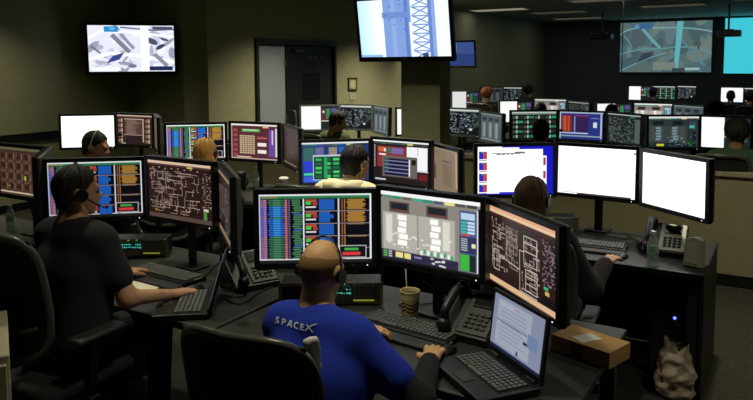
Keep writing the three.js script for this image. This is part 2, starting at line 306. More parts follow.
    for (let k = 0; k < 11; k++) r('#b0b4b0', 3, 12 + k * 5, 4, 3); r('#8a3038', 12, 14, 84, 50); r('#cc6038', 16, 17, 18, 10); r('#e8e8e0', 32, 19, 6, 8); r('#3c7048', 40, 17, 12, 14); r('#7468a8', 54, 17, 34, 14); r('#f0ece8', 18, 32, 20, 4);
    r('#f4f6f8', 98, 12, 58, 54); r('#b8bcc0', 128, 12, 2, 20); r('#6a605c', 28, 36, 100, 50); r('#1c1a3c', 34, 42, 70, 40); for (let k = 0; k < 4; k++) { r('#9090b8', 34, 47 + k * 9, 70, 2.2); r('#2e6a48', 36, 42 + k * 9, 10, 4); } r('#e8e8ec', 104, 42, 4, 40); r('#201c1c', 112, 42, 12, 12);
    r('#6c1c24', 132, 74, 24, 14); r('#d4d8dc', 128, 66, 30, 3); r('#c8ccd0', 6, 92, 32, 4);
  },
  beige: (x, r) => { r('#96826e', 0, 0, 160, 100); r('#a8927a', 0, 0, 160, 4); r('#5a3c34', 26, 18, 10, 9); r('#7a6654', 80, 26, 50, 4); r('#6a5042', 36, 40, 10, 34); r('#8a7662', 84, 34, 44, 50); r('#c8b088', 146, 4, 14, 78); r('#86725e', 10, 10, 60, 2); },
  whiteDark: (x, r) => { r('#1c2422', 0, 0, 160, 100); r('#fcfffc', 0, 0, 84, 100); r('#5a2c34', 84, 10, 40, 52); r('#e8e8e4', 92, 20, 8, 9); r('#2c8a4c', 108, 10, 16, 44); r('#5c4a8c', 128, 8, 26, 20); r('#e8e0d8', 86, 62, 36, 4); for (let k = 0; k < 6; k++) r('#3c7a70', 130, 34 + k * 8, 22, 3); },
  speckle: (x, r) => { r('#10161c', 0, 0, 160, 100); r('#f0f4f0', 0, 0, 160, 6); r('#8a9890', 0, 6, 160, 3); for (let i = 0; i < 150; i++) r(rnd() < .5 ? '#8a96a0' : '#c4ccd0', 6 + rnd() * 112, 12 + rnd() * 80, 4 + rnd() * 6, 2.4); for (let i = 0; i < 60; i++) r('#6e8a84', 122 + rnd() * 32, 12 + rnd() * 60, 6, 2); r('#0c1016', 60, 18, 12, 60); r('#f4f8f8', 118, 74, 12, 8); r('#10141c', 118, 84, 34, 12); },
  gauges: (x, r) => { r('#5c6a70', 0, 0, 160, 100); r('#98a6a4', 0, 0, 160, 5); for (const a of [14, 62, 108]) { r('#2a3236', a, 14, 30, 12); r('#8a989c', a, 32, 26, 56); r('#a8b8ba', a + 8, 34, 10, 50); } r('#c0ccca', 6, 92, 140, 3); },
  greenStatus: (x, r) => { r('#16201e', 0, 0, 160, 100); r('#c8d4ce', 0, 0, 160, 5); r('#7a8a82', 0, 5, 160, 5); for (let j = 0; j < 5; j++) for (let i = 0; i < 4; i++) { r('#6a5a54', 4 + i * 40, 16 + j * 17, 8, 8); r('#a8d4b8', 15 + i * 40, 14 + j * 17, 6, 11); r(['#2a3430', '#28a878', '#3a2c30', '#30885c'][(i * 3 + j) % 4], 23 + i * 40, 15 + j * 17, 17, 8); } },
  blueRed: (x, r) => { r('#2e3a8c', 0, 0, 160, 100); r('#b8c4d8', 0, 0, 160, 5); r('#d0d8e0', 0, 5, 4, 95); r('#5a2438', 6, 12, 46, 62); for (let i = 0; i < 5; i++) r(['#c84830', '#e06838', '#b83c34', '#d85a34', '#8a3438'][i], 10 + i * 7, 14, 6, 58); r('#8ab0d8', 54, 16, 4, 60); r('#3c2458', 60, 16, 46, 56); r('#b83848', 58, 12, 48, 3); r('#dfe4ee', 6, 76, 100, 4); r('#e8eef4', 124, 36, 14, 20); r('#8a98c8', 116, 20, 30, 3); r('#c8d4dc', 150, 4, 6, 92); r('#9ab0b8', 4, 86, 150, 5); },
  greySpeckle: (x, r) => { r('#22292a', 0, 0, 160, 100); r('#c8d0cc', 0, 0, 160, 4); r('#3c8a70', 110, 5, 24, 5); for (let i = 0; i < 210; i++) r(rnd() < .5 ? '#76807e' : '#525c5c', 4 + rnd() * 120, 12 + rnd() * 84, 4 + rnd() * 5, 3); r('#606a6a', 132, 14, 24, 80); },
  aerial: (x, r) => {
    r('#4a7684', 0, 0, 160, 100); for (let i = 0; i < 60; i++) { x.fillStyle = ['#5c7a78', '#6a8a94', '#3f6470', '#7a908c', '#4a6470'][i % 5]; x.beginPath(); x.ellipse(rnd() * 160, rnd() * 100, 8 + rnd() * 18, 3 + rnd() * 9, rnd() * 3, 0, 7); x.fill(); }
    const path = (col, w, pts) => { x.strokeStyle = col; x.lineWidth = w; x.beginPath(); x.moveTo(...pts[0]); for (let i = 1; i < pts.length; i++) x.quadraticCurveTo(...pts[i]); x.stroke(); };
    path('#8fd0dc', 2.6, [[0, 24], [14, 8, 50, 12], [120, 10, 160, 22]]); path('#7cc4d4', 6, [[34, 4], [52, 30, 72, 52]]); path('#6aacbc', 3, [[0, 64], [40, 50, 72, 54], [120, 44, 160, 62]]); path('#5a98aa', 4, [[100, 20], [124, 60, 150, 88]]); path('#88c8d4', 2, [[4, 96], [50, 70, 84, 62]]); path('#79bccc', 2, [[6, 26], [30, 50, 12, 60]]);
    r('#2f6cb0', 32, 2, 26, 11); r('#58b8e0', 26, 4, 8, 9); x.fillStyle = '#28384e'; x.beginPath(); x.moveTo(30, 82); x.lineTo(42, 62); x.lineTo(62, 58); x.lineTo(56, 70); x.fill(); r('#3a5060', 130, 42, 12, 5); r('#44545c', 136, 36, 4, 20);
    x.fillStyle = '#6ae4f4'; x.beginPath(); x.moveTo(97, 92); x.lineTo(101, 0); x.lineTo(112, 0); x.lineTo(104, 92); x.fill(); r('#8a9c94', 60, 80, 40, 16); r('#c0e8ec', 116, 91, 25, 5); r('#28404c', 94, 92, 22, 8); x.globalAlpha = .22; r('#a8b0a8', 0, 0, 160, 100); x.globalAlpha = 1;
  },
  aerialBright: (x, r) => {
    r('#e4e6f4', 0, 0, 160, 100); const blot = (col, cx, cy, a, b, t) => { x.fillStyle = col; x.beginPath(); x.ellipse(cx, cy, a, b, t, 0, 7); x.fill(); };
    for (let i = 0; i < 46; i++) blot(['#c8cbe0', '#f6f8ff', '#aeb2c6', '#dfe0ee', '#9a9cb0'][i % 5], rnd() * 160, rnd() * 100, 5 + rnd() * 13, 2 + rnd() * 5, rnd() * 3);
    const bar = (col, w, ...p) => { x.strokeStyle = col; x.lineWidth = w; x.beginPath(); x.moveTo(p[0], p[1]); for (let i = 2; i < p.length; i += 2) x.lineTo(p[i], p[i + 1]); x.stroke(); };
    bar('#7c8094', 9, 44, 20, 76, 58); bar('#8b8fa4', 6, 60, 18, 84, 50); bar('#fdfdff', 5, 0, 28, 24, 12, 70, 14, 160, 24); bar('#5c6078', 3, 60, 4, 120, 10, 160, 8); bar('#fdfdff', 7, 0, 74, 40, 60, 96, 66, 160, 80); bar('#8a8c9e', 8, 122, 62, 146, 88); bar('#6c708a', 4, 4, 44, 22, 60);
    x.fillStyle = '#3b4688'; x.beginPath(); x.moveTo(32, 82); x.lineTo(44, 66); x.lineTo(66, 58); x.lineTo(56, 74); x.fill(); blot('#4a4e68', 118, 34, 12, 6, .5); blot('#3c4060', 134, 46, 10, 4, -.6); blot('#54586c', 142, 30, 8, 3, .3);
    r('#2a8ac8', 30, 2, 26, 12); r('#5ab4dc', 40, 4, 10, 6); r('#ffffff', 97, 0, 15, 100); r('#232c52', 112, 89, 44, 9); blot('#70748c', 80, 88, 8, 4, 0); r('#ffffff', 6, 92, 52, 6); r('#484c64', 120, 2, 38, 6);
  },
  launch: (x, r) => {                                                           // a tower with a lattice arm on a bleached sky
    const g = x.createLinearGradient(0, 0, 160, 0); g.addColorStop(0, '#bfeaff'); g.addColorStop(.22, '#f4ffff'); g.addColorStop(1, '#eaf4ff'); x.fillStyle = g; x.fillRect(0, 0, 160, 100);
    r('#7d9bd6', 46, 0, 46, 100); r('#6a88c8', 46, 30, 46, 2); r('#8aa6dc', 60, 0, 8, 100); r('#5f7cc0', 84, 0, 6, 100); r('#6c8ac8', 44, 22, 50, 10); for (let i = 0; i < 12; i++) r('#5672b8', 48 + rnd() * 40, rnd() * 60, 3, 2); r('#7391d0', 90, 0, 5, 40);
    x.strokeStyle = '#6f8cca'; x.lineWidth = 2; for (let k = 0; k < 7; k++) { x.beginPath(); x.moveTo(98, k * 15); x.lineTo(126, k * 15 + 13); x.moveTo(126, k * 15); x.lineTo(98, k * 15 + 13); x.moveTo(96, k * 15); x.lineTo(128, k * 15); x.stroke(); }
    r('#6584c6', 125, 0, 6, 100); r('#88a4dc', 131, 0, 6, 100); r('#3c4a70', 112, 94, 10, 6); x.fillStyle = '#8fb8ea'; x.fillRect(0, 96, 40, 4);
  },
  blueShow: (x, r) => { r('#4a66b0', 0, 0, 160, 100); r('#88a0dc', 0, 0, 90, 40); r('#3450a0', 60, 50, 100, 50); r('#c0ccec', 20, 10, 30, 60); },
  cyan: (x, r) => { r('#48dcec', 0, 0, 160, 100); },
  document: (x, r) => { r('#aab2d2', 0, 0, 160, 100); r('#cdd3e6', 14, 6, 110, 84); for (let i = 0; i < 10; i++) r('#9aa2c4', 24 + rnd() * 10, 12 + i * 7, 60 + rnd() * 24, 1.2); r('#6f92b8', 14, 44, 100, 2.4); r('#8aa6d4', 116, 40, 30, 24); r('#2c3048', 104, 58, 12, 5); r('#484a60', 86, 82, 5, 8); r('#d8dcec', 20, 10, 50, 8); r('#262c50', 0, 94, 160, 6); },
  lcd: (x, r) => { r('#0c0f0e', 0, 0, 160, 100); for (let j = 0; j < 2; j++) for (let i = 0; i < 13; i++) if (rnd() < .8) r('#3fc8b0', 6 + i * 11.6, 22 + j * 34, 5 + rnd() * 5, 20 * (.5 + .5 * rnd())); },
};
function glow(key, w, h, level, draw = DRAW[key.split('/')[0]]) {
  return std(0x050505, .35, { emissive: 0xffffff, emissiveMap: picture(key, w, h, draw), emissiveIntensity: level });
}

// ---------------------------------------------------------------- monitors on their stands
const UP = .12, DESK = .726, SW = .518, SH = .324;
const frameGeo = joined([moved(box(SW + .05, .022, .03), 0, SH / 2 + .011, 0), moved(box(SW + .05, .026, .03), 0, -SH / 2 - .013, 0), moved(box(.025, SH + .002, .03), SW / 2 + .0125, 0, 0), moved(box(.025, SH + .002, .03), -SW / 2 - .0125, 0, 0)]);
const backGeo = joined([moved(rbox(SW + .046, SH + .044, .024, .008), 0, 0, -.026), moved(rbox(SW * .62, SH * .66, .03, .012), 0, 0, -.047)]);
const screenGeo = new THREE.PlaneGeometry(SW, SH), footGeo = rbox(.15, .014, .13, .006), ledGeo = new THREE.SphereGeometry(.003, 8, 6), buttonGeo = rbox(.012, .004, .006, .001);
const ledMat = std(0x222222, .4, { emissive: 0xdfe8ff, emissiveIntensity: 1.5 });
function monitor([l, h, d, yaw, tilt], show, level, label, lamp = 0, size = 256) {
  const t = thing('computer_monitor', label, 'monitor', [l, DESK, -d], -yaw * R);
  const head = new THREE.Group(); head.name = 'display_head'; t.add(head);
  head.position.set(0, h + UP - DESK + SH / 2, 0); head.rotation.x = -tilt * R;
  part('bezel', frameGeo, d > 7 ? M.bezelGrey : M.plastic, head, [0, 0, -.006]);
  part('housing', backGeo, M.shell, head, [0, 0, -.004]);
  part('screen', screenGeo, glow(show, size, size * .625, level), head, [0, 0, .001]);
  part('power_light', ledGeo, ledMat, head, [SW / 2 - .02, -SH / 2 - .014, .009]);
  part('buttons', joined([0, 1, 2].map((k) => moved(buttonGeo, SW / 2 - .05 - k * .018, -SH / 2 - .014, .009))), M.plasticGrey, head);
  if (lamp) { const a = new THREE.RectAreaLight(0xffffff, lamp, SW, SH); a.position.set(0, 0, .01); a.rotation.y = Math.PI; head.add(a); }
  const nh = h + UP - DESK + SH * .4, mid = Math.abs(yaw) > 20 && MON.map((m) => m[0]).filter((m) => Math.abs(m[3]) < 12 && Math.hypot(m[0] - l, m[2] - d) < .85).sort((a, b) => Math.hypot(a[0] - l, a[2] - d) - Math.hypot(b[0] - l, b[2] - d))[0];
  if (mid) {                                                                     // side monitors hang on an arm from the post of the middle one
    t.updateMatrixWorld(true);
    const my = -mid[3] * R, hgt = mid[1] + UP + SH * .3, e = t.worldToLocal(V(mid[0] + Math.sin(my) * -.095, hgt, -mid[2] + Math.cos(my) * -.095)), y0 = h + UP - DESK + SH / 2;
    part('hinge', rbox(.09, .09, .03, .008), M.plastic, t, [0, y0, -.075]);
    part('support_arm', tube([[0, y0, -.08], [e.x * .12, y0 * .7 + e.y * .3, -.14], [e.x * .6, e.y, Math.min(e.z, -.1) - .06], [e.x, e.y, e.z]], .016, 24, 8), M.plastic, t);
    return t;
  }
  part('neck', rbox(.055, nh, .022, .008), M.plastic, t, [0, nh / 2, -.082]);
  part('hinge', rbox(.09, .09, .03, .008), M.plastic, t, [0, nh - .02, -.07]);
  part('foot', footGeo, M.plastic, t, [0, .008, -.08]);
  return t;
}
const MON = [
  [[-1.881, .833, 2.577, -33.7, .4], 'table', .95, 'monitor with coloured event table before the blue shirt operator', .25],
  [[-1.369, .847, 2.726, 5.2, -.9], 'panel', 1.0, 'monitor with grey instrument panel and green block above paper cup', .3],
  [[-.895, .835, 2.58, 40.9, -1.2], 'schematicPeach', .95, 'monitor with dark schematic and peach title bar above the open laptop', .08],
  [[-3.458, .875, 2.586, -40.4, -.5], 'table/2', .85, 'monitor with coloured event table before the dark polo operator', .2],
  [[-2.899, .894, 2.703, 2.3, -.3], 'schematic', .85, 'monitor with brown schematic right of the dark polo operator', .06],
  [[-2.425, .89, 2.557, 40, 0], 'schematicPeach/2', .35, 'monitor seen nearly edge-on beside the brown schematic'],
  [[-4.40, .885, 2.73, 0, 0], 'brownGrid', .8, 'monitor with brown grid of gauges beside water bottle', .05],
  [[-3.925, .885, 2.55, 40, 0], 'gauges/2', .5, 'monitor turned away between the gauge grid and the event table'],
  [[-6.299, .910, 4.644, -41.8, 1.3], 'whiteBare', 1.5, 'blank white monitor behind the man in profile', .5, 64],
  [[-6.161, .890, 5.128, -4.2, .7], 'brownCols', .8, 'monitor with brown columns beside the blank white monitor'],
  [[-5.67, .89, 4.99, 38, 0], 'beige/2', .4, 'monitor seen nearly edge-on beside the brown columns'],
  [[-4.723, .882, 4.622, -41.3, 1], 'table/3', 1.15, 'monitor with coloured event table behind the blond head', .25],
  [[-4.221, .890, 4.85, -4.5, .6], 'maroonTable', .95, 'monitor with maroon table and green bar above the white cup', .15],
  [[-3.68, .885, 4.70, 38, 0], 'brownGrid/2', .35, 'dark angled monitor with grid right of the maroon table'],
  [[-3.019, .833, 4.407, -42.4, 2.3], 'windows', .95, 'monitor with green and blue windows before the hooded operator', .15],
  [[-2.555, .845, 4.602, 6, .7], 'browser', 1.0, 'monitor with layered dark windows right of the hooded operator', .15],
  [[-2.19, .815, 4.58, 39, -1], 'beige', .8, 'monitor with plain beige page seen at an angle'],
  [[-1.596, .872, 4.475, -34.7, 1.9], 'whiteBlue', 1.3, 'white monitor with blue border and red blue thumbnails', .4],
  [[-1.123, .864, 4.723, 3.8, 1], 'whiteList', 1.5, 'white monitor with thin icon column above the desk keyboard', .5],
  [[-.608, .864, 4.477, 39.4, -.6], 'white', 1.5, 'white monitor turned inwards above the desk telephone and speaker', .4],
  [[-5.716, .847, 7.966, -37.6, 1.6], 'whiteDark', 1.0, 'half white monitor before the green jacket operator', .1, 128],
  [[-5.358, .843, 8.343, -.1, 1.2], 'speckle', .75, 'monitor with white tangled diagram beside the green jacket operator', 0, 128],
  [[-4.6, .868, 7.767, 38.3, 1.4], 'gauges', .55, 'grey gauge monitor seen at an angle left of the column', 0, 128],
  [[-4.12, .86, 7.87, -36, 1.4], 'whiteDark/2', 1.0, 'half white monitor mostly hidden by the column', .1, 128],
  [[-3.68, .843, 8.25, 6, 1.3], 'speckle/2', .75, 'monitor with white tangled diagram just right of the column', 0, 128],
  [[-3.056, .839, 7.709, 40.2, .9], 'gauges', .6, 'grey gauge monitor seen at an angle right of the column', 0, 128],
  [[-2.57, .874, 7.812, -34, 1.9], 'greenStatus', .8, 'monitor with green status blocks behind a dark head', 0, 128],
  [[-2.174, .847, 8.371, 2.1, 1.3], 'blueRed', .8, 'blue monitor with orange and purple bars', .05, 128],
  [[-1.617, .859, 8.04, 36.4, .7], 'greySpeckle', .7, 'grey speckled monitor beside the blue one with bars', 0, 128],
  [[-1.063, .873, 7.769, -29.8, 1.9], 'panelDark', .85, 'dark teal instrument panel monitor with yellow blocks', .05, 128],
  [[-.64, .845, 8.25, 0, 1.4], 'whiteDark/3', 1.1, 'half white monitor behind the grey haired operator', .1, 128],
  [[-3.764, .836, 10.555, -37.1, 1.7], 'whiteDark', 1.0, 'half white monitor behind the green status monitor', .1, 128],
  [[-3.426, .842, 11.234, 1.3, 1.5], 'panel/2', .8, 'pale instrument panel monitor behind the green status monitor', 0, 128],
  [[-2.842, .832, 10.763, 39.3, 1], 'greySpeckle', .6, 'dim greenish monitor behind the blue one with bars', 0, 128],
  [[-2.25, .84, 10.5, -36, 1.4], 'whiteDark/4', .95, 'half white monitor behind the grey speckled one', .05, 128],
  [[-1.75, .841, 10.685, 3.2, 1.5], 'panel/2', .9, 'pale instrument panel monitor behind the dark teal one', 0, 128],
  [[-1.236, .841, 10.334, 37.5, .8], 'gauges', .6, 'grey monitor strip beside the bushy dark hair', 0, 128],
  [[-5.513, .89, 12.562, -33.4, 1.7], 'whiteDark', .75, 'half white monitor beside the orange haired operator', .05, 128],
  [[-5.738, .871, 15.727, .7, 1.6], 'speckle', .6, 'far monitor with tangled diagram beside a dark head', 0, 128],
  [[-6.05, .87, 15.3, -36, 1.6], 'gauges', .22, 'dim far monitor left of the tangled diagram', 0, 128],
  [[-3.221, .864, 17.821, 2.3, 1.6], 'whiteDark', 1.0, 'half white monitor under the aerial picture', .1, 128],
  [[-2.771, .854, 18.384, 4, 1.7], 'greenStatus', .9, 'green and white monitor under the aerial picture', 0, 128],
  [[-2.291, .853, 18.723, 29.4, 1.4], 'speckle', .65, 'violet grey monitor under the aerial picture', 0, 128],
  [[-1.199, .853, 17.924, 3.4, 1.7], 'whiteBare', 1.0, 'white monitor with two heads before it under cyan screen', .1, 64],
  [[-.72, .853, 17.8, 8, 1.7], 'speckle', .7, 'violet grey monitor under the cyan screen', 0, 128],
];
MON.forEach((m) => monitor(...m));

// ---------------------------------------------------------------- desks
function desk(l0, l1, d0, d1, label, closed) {
  const w = l1 - l0, dp = d1 - d0, t = thing('workstation_desk', label, 'desk', [(l0 + l1) / 2, 0, -(d0 + d1) / 2]);
  part('desktop', rbox(w, .03, dp, .008), M.desk, t, [0, DESK - .015, 0]);
  part('edge_band', rbox(w, .034, .012, .004), M.deskEdge, t, [0, DESK - .017, dp / 2 + .003]);
  for (const x of [-1, 1]) for (const z of [-1, 1]) { const g = part('leg', rbox(.06, DESK - .03, .05, .006), M.steel, t, [x * (w / 2 - .06), (DESK - .03) / 2, z * (dp / 2 - .07)]); part('glide', cyl(.02, .022, .012, 12), M.rubber, g, [0, -(DESK - .03) / 2 + .006, 0]); }
  for (const x of [-1, 1]) part('side_rail', rbox(.04, .05, dp - .18, .006), M.steel, t, [x * (w / 2 - .06), .1, 0]);
  part('crossbar', rbox(w - .16, .045, .03, .006), M.steel, t, [0, .5, -dp / 2 + .14]);
  if (closed) { part('modesty_panel', rbox(w - .1, .67, .018, .004), M.deskEdge, t, [0, .345, -dp / 2 + .05]); for (const x of [-1, 1]) part('end_panel', rbox(.022, DESK - .04, dp - .06, .004), M.deskEdge, t, [x * (w / 2 - .014), (DESK - .04) / 2 + .004, 0]); }
  part('cable_tray', rbox(w - .3, .08, .1, .01), M.plasticGrey, t, [0, DESK - .09, -dp / 2 + .1]);
  return t;
}
desk(-5.2, -3.68, 2.15, 3.06, 'dark workstation desk under the brown gauge grid monitor');
desk(-3.66, -2.14, 2.15, 3.06, 'dark workstation desk of the operator in dark polo');
desk(-2.12, -.58, 2.15, 3.06, 'dark workstation desk of the blue shirt operator');
desk(-6.95, -5.42, 4.5, 5.42, 'dark desk under the blank white monitor', true);
desk(-5.02, -3.5, 4.3, 5.15, 'dark desk of the blond operator', true);
desk(-3.34, -1.9, 4.12, 4.92, 'dark desk of the operator in pale hood', true);
desk(-1.86, -.38, 4.07, 4.88, 'dark desk of the brown haired operator with telephone and speaker', true);
for (const [l, what] of [[-5.3, 'the green jacket operator'], [-3.68, 'the monitors beside the column'], [-2.14, 'the blue monitor with bars'], [-.6, 'the grey haired operator']]) desk(l - .74, l + .74, 7.62, 8.52, 'dark desk holding the screens of ' + what);
for (const [l, d0, what] of [[-3.35, 10.25, 'behind the green status monitor'], [-1.72, 10.2, 'behind the dark teal panel monitor'], [-5.3, 12.3, 'beside the orange haired operator'], [-5.6, 15.2, 'beside the dark side wall']]) desk(l - .76, l + .76, d0, d0 + 1.15, 'dark far desk ' + what);
desk(-3.6, -1.95, 17.5, 19, 'dark far desk under the aerial picture');
desk(-1.7, -.2, 17.5, 18.6, 'dark far desk under the cyan projection');

// ---------------------------------------------------------------- televisions, projection screens, projectors
function television(pos, yaw, tilt, w, show, level, label, lamp) {
  const h = w * .5625, t = thing('television', label, 'television', [pos.x, pos.y, pos.z], -yaw * R);
  const head = new THREE.Group(); head.name = 'display_head'; t.add(head); head.rotation.x = tilt * R;
  const b = .035;
  part('bezel', joined([moved(rbox(w + 2 * b, b, .04, .006), 0, h / 2 + b / 2, 0), moved(rbox(w + 2 * b, b * 1.4, .04, .006), 0, -h / 2 - b * .7, 0), moved(rbox(b, h + .004, .04, .006), w / 2 + b / 2, 0, 0), moved(rbox(b, h + .004, .04, .006), -w / 2 - b / 2, 0, 0)]), M.plastic, head, [0, 0, -.012]);
  part('housing', joined([moved(rbox(w + 2 * b - .004, h + 2 * b, .03, .01), 0, -.006, -.04), moved(rbox(w * .6, h * .6, .05, .015), 0, -.02, -.075)]), M.plastic, head);
  part('screen', new THREE.PlaneGeometry(w, h), glow(show, 512, 288, level), head, [0, 0, .001]);
  part('logo_plate', rbox(.06, .008, .004, .001), M.metal, head, [0, -h / 2 - b * .7, .009]);
  if (lamp) { const a = new THREE.RectAreaLight(0xe6f2ff, lamp, w, h); a.position.set(0, 0, .012); a.rotation.y = Math.PI; head.add(a); }
  part('wall_bracket', joined([moved(rbox(.3, .22, .02, .004), 0, 0, -.22), moved(rbox(.05, .08, .16, .006), 0, 0, -.15)]), M.steel, t);
  return t;
}
television(at(402.5, 28, { z: 6.98 }).setComponent(0, -3.365).setComponent(2, -6.12), 0, 9, 1.02, 'launch', 1.15, 'big television on the column showing a launch tower', .6);
const cornerTV = television(at(131.8, 48.6, { z: 9.8 }), -45, 5, 1.14, 'aerialBright', 1.1, 'television in the left wall corner showing an aerial picture', .5);
{ // swivel arm back into the corner
  const p = cornerTV.position, q = V(XL + .02, p.y, -(BACKD - .02)), n = q.distanceTo(p);
  part('swivel_arm', rbox(.06, .08, n - .3, .01), M.steel, cornerTV, [0, 0, -.2 - (n - .3) / 2]);
}
const sideTV = television(at(455, 54, { z: 13.6 }), 0, 8, .8, 'blueShow', .55, 'small television beyond the column showing blue', .1);
part('wall_arm', rbox(sideTV.position.x - DOORX, .06, .05, .01), M.steel, sideTV, [-(sideTV.position.x - DOORX) / 2, 0, -.2]);
function projection(px0, px1, y0, y1, show, level, label, lampI) {
  const a = at(px0, 40, { d: FAR - .06 }), b = at(px1, 40, { d: FAR - .06 }), w = b.x - a.x, h = y1 - y0;
  const t = thing('projection_screen', label, 'projection screen', [(a.x + b.x) / 2, (y0 + y1) / 2, -(FAR - .05)]);
  part('screen', new THREE.PlaneGeometry(w, h), glow(show, 512, 320, level), t, [0, 0, .012]);
  part('screen_frame', joined([moved(box(w + .06, .03, .03), 0, h / 2 + .015, 0), moved(box(w + .06, .03, .03), 0, -h / 2 - .015, 0), moved(box(.03, h, .03), w / 2 + .015, 0, 0), moved(box(.03, h, .03), -w / 2 - .015, 0, 0)]), M.wallDark, t);
  part('backing', box(w, h, .03), M.plastic, t, [0, 0, -.012]);
  const L = new THREE.RectAreaLight(0x9ae4f4, lampI, w, h); L.position.set(0, 0, .03); L.rotation.y = Math.PI; t.add(L);
}
projection(620.4, 712, 1.63, 2.97, 'aerial', .6, 'projection screen with aerial picture on dark wall', .12);
projection(724.7, 800, 1.6, 3.0, 'cyan', .8, 'projection screen glowing plain cyan', .2);
for (const [px, py, z, label] of [[728.5, 33.5, 14.2, 'black projector on ceiling pole before the cyan screen'], [602, 36.5, 16, 'black projector left of the aerial projection']]) {
  const p = at(px, py, { z }), t = thing('projector', label, 'projector', [p.x, p.y, p.z], 0);
  part('body', rbox(.46, .13, .34, .02), M.plastic, t);
  part('lens', cyl(.045, .045, .06).rotateX(Math.PI / 2), M.plasticGrey, t, [.1, 0, -.19]);
  part('mount_plate', rbox(.2, .02, .2, .004), M.steel, t, [0, .075, 0]);
  part('pole', cyl(.02, .02, CEIL - p.y - .08, 12), M.plastic, t, [0, .08 + (CEIL - p.y - .08) / 2, 0]);
}
{ const p = at(622, 60, { z: 12.2 }); const t = thing('ceiling_pole', 'thin steel pole from floor to ceiling before the aerial projection', 'pole', [p.x, 0, p.z]); part('shaft', cyl(.009, .009, CEIL, 8), M.metal, t, [0, CEIL / 2, 0]); part('floor_plate', cyl(.05, .05, .01, 16), M.metal, t, [0, .006, 0]); }
// ---------------------------------------------------------------- things on the desks
const onDesk = (px, py, y = DESK) => at(px, py, { y });
const faceCamera = (p, off = 0) => Math.atan2(-p.x, -p.z) + off * R;
const keyGeo = box(.0155, .008, .0155);
function keyboardKeys(cols, rows, step, x0, z0, y, key = keyGeo) { const g = []; for (let j = 0; j < rows; j++) for (let i = 0; i < cols; i++) { if (j === rows - 1 && i > 3 && i < 9) continue; g.push(moved(key, x0 + i * step, y, z0 + j * step)); } g.push(moved(box(step * 4.6, .008, .0155), x0 + 6 * step, y, z0 + (rows - 1) * step)); return joined(g); }
const kbKeys = keyboardKeys(21, 6, .0205, -.205, -.06, .028);
function keyboard(px, py, turn, label) {
  const p = onDesk(px, py), t = thing('keyboard', label, 'keyboard', [p.x, DESK, p.z], turn * R);
  part('tray', rbox(.46, .022, .16, .008), M.plastic, t, [0, .013, -.005]);
  part('wrist_rest', rbox(.46, .016, .075, .008), M.plasticGrey, t, [0, .009, .11]);
  const k = part('keys', kbKeys, M.keyLight, t); k.userData.kind = 'stuff';
  return t;
}
keyboard(166, 277, -3, 'black keyboard under the hands of the dark polo operator');
keyboard(409, 331, -6, 'black keyboard between the paper cup and the blue shirt operator');
keyboard(588, 247, 4, 'black keyboard before the white monitor with icon column');
keyboard(2, 247, 6, 'black keyboard under a bare hand beside the water bottle');
function mouse(px, py, turn, label) {
  const p = onDesk(px, py), t = thing('computer_mouse', label, 'mouse', [p.x, DESK, p.z], turn * R);
  const g = new THREE.SphereGeometry(1, 20, 12, 0, Math.PI * 2, 0, Math.PI / 2); g.scale(.032, .032, .056); part('shell', g, M.plastic, t, [0, .001, 0]);
  part('scroll_wheel', new THREE.TorusGeometry(.008, .004, 6, 14).rotateY(Math.PI / 2), M.keyLight, t, [0, .027, -.03]);
}
mouse(194, 291, -25, 'mouse under the right hand of the dark polo operator');
mouse(446, 353, -20, 'mouse under the right hand of the blue shirt operator');
mouse(622, 258, -10, 'mouse under the right hand of the brown haired operator');
// telephones: wedge base, handset on its left, display, keypad, hook cord
function telephone(px, py, turn, label, plate = M.plasticGrey) {
  const base = M.plastic;
  const p = onDesk(px, py), t = thing('desk_telephone', label, 'telephone', [p.x, DESK, p.z], turn); t.scale.setScalar(1.15);
  const s = new THREE.Shape(); s.moveTo(-.1, 0); s.lineTo(.1, 0); s.lineTo(.1, .02); s.lineTo(-.07, .13); s.lineTo(-.1, .12);
  const g = new THREE.ExtrudeGeometry(s, { depth: .2, bevelEnabled: true, bevelSize: .004, bevelThickness: .004, bevelSegments: 2 }); g.translate(0, 0, -.1).rotateY(-Math.PI / 2);   // front (low) towards +z
  part('base', g, base, t, [0, .004, 0]);
  const slope = Math.atan2(.11, .17), f = new THREE.Group(); f.name = 'face'; t.add(f); f.position.set(0, .078, .015); f.rotation.x = slope;
  part('face_plate', rbox(.125, .008, .19, .003), plate, f, [.037, .006, -.002]);
  part('display', rbox(.085, .006, .06, .002), std(0x1d231f, .15), f, [.037, .012, -.055]);
  const k = []; for (let j = 0; j < 4; j++) for (let i = 0; i < 4; i++) k.push(moved(rbox(.017, .006, .011, .002), .004 + i * .023, .013, .008 + j * .019)); part('keypad', joined(k), M.plastic, f);
  const h = part('handset', tube([[0, .02, -.085], [0, .052, -.055], [0, .058, 0], [0, .052, .055], [0, .02, .085]], .017, 30, 10), M.plastic, f, [-.07, .006, 0]);
  for (const z of [-.09, .09]) part('ear_piece', new THREE.SphereGeometry(.027, 16, 10), M.plastic, h, [0, .02, z]);
  const c = []; for (let i = 0; i <= 90; i++) { const a = i * .9; c.push([-.1 - .012 * Math.cos(a) - .03 * Math.sin(i / 90 * 3.1), .02 + .012 * Math.sin(a) * .8, .09 - i * .0019]); } part('coiled_cord', tube(c, .0025, 260, 5), M.rubber, t);
  return t;
}
{ const a = onDesk(474, 333); telephone(474, 333, faceCamera(a, -28), 'black desk telephone beside the open laptop'); }
{ const a = onDesk(250, 284); telephone(250, 284, faceCamera(a, 22), 'black desk telephone left of the event table monitor'); }
{ const a = onDesk(665, 252); telephone(665, 252, faceCamera(a, -6), 'desk telephone with pale face plate between bottle and speaker', std(0xc9c8ba, .5)); }
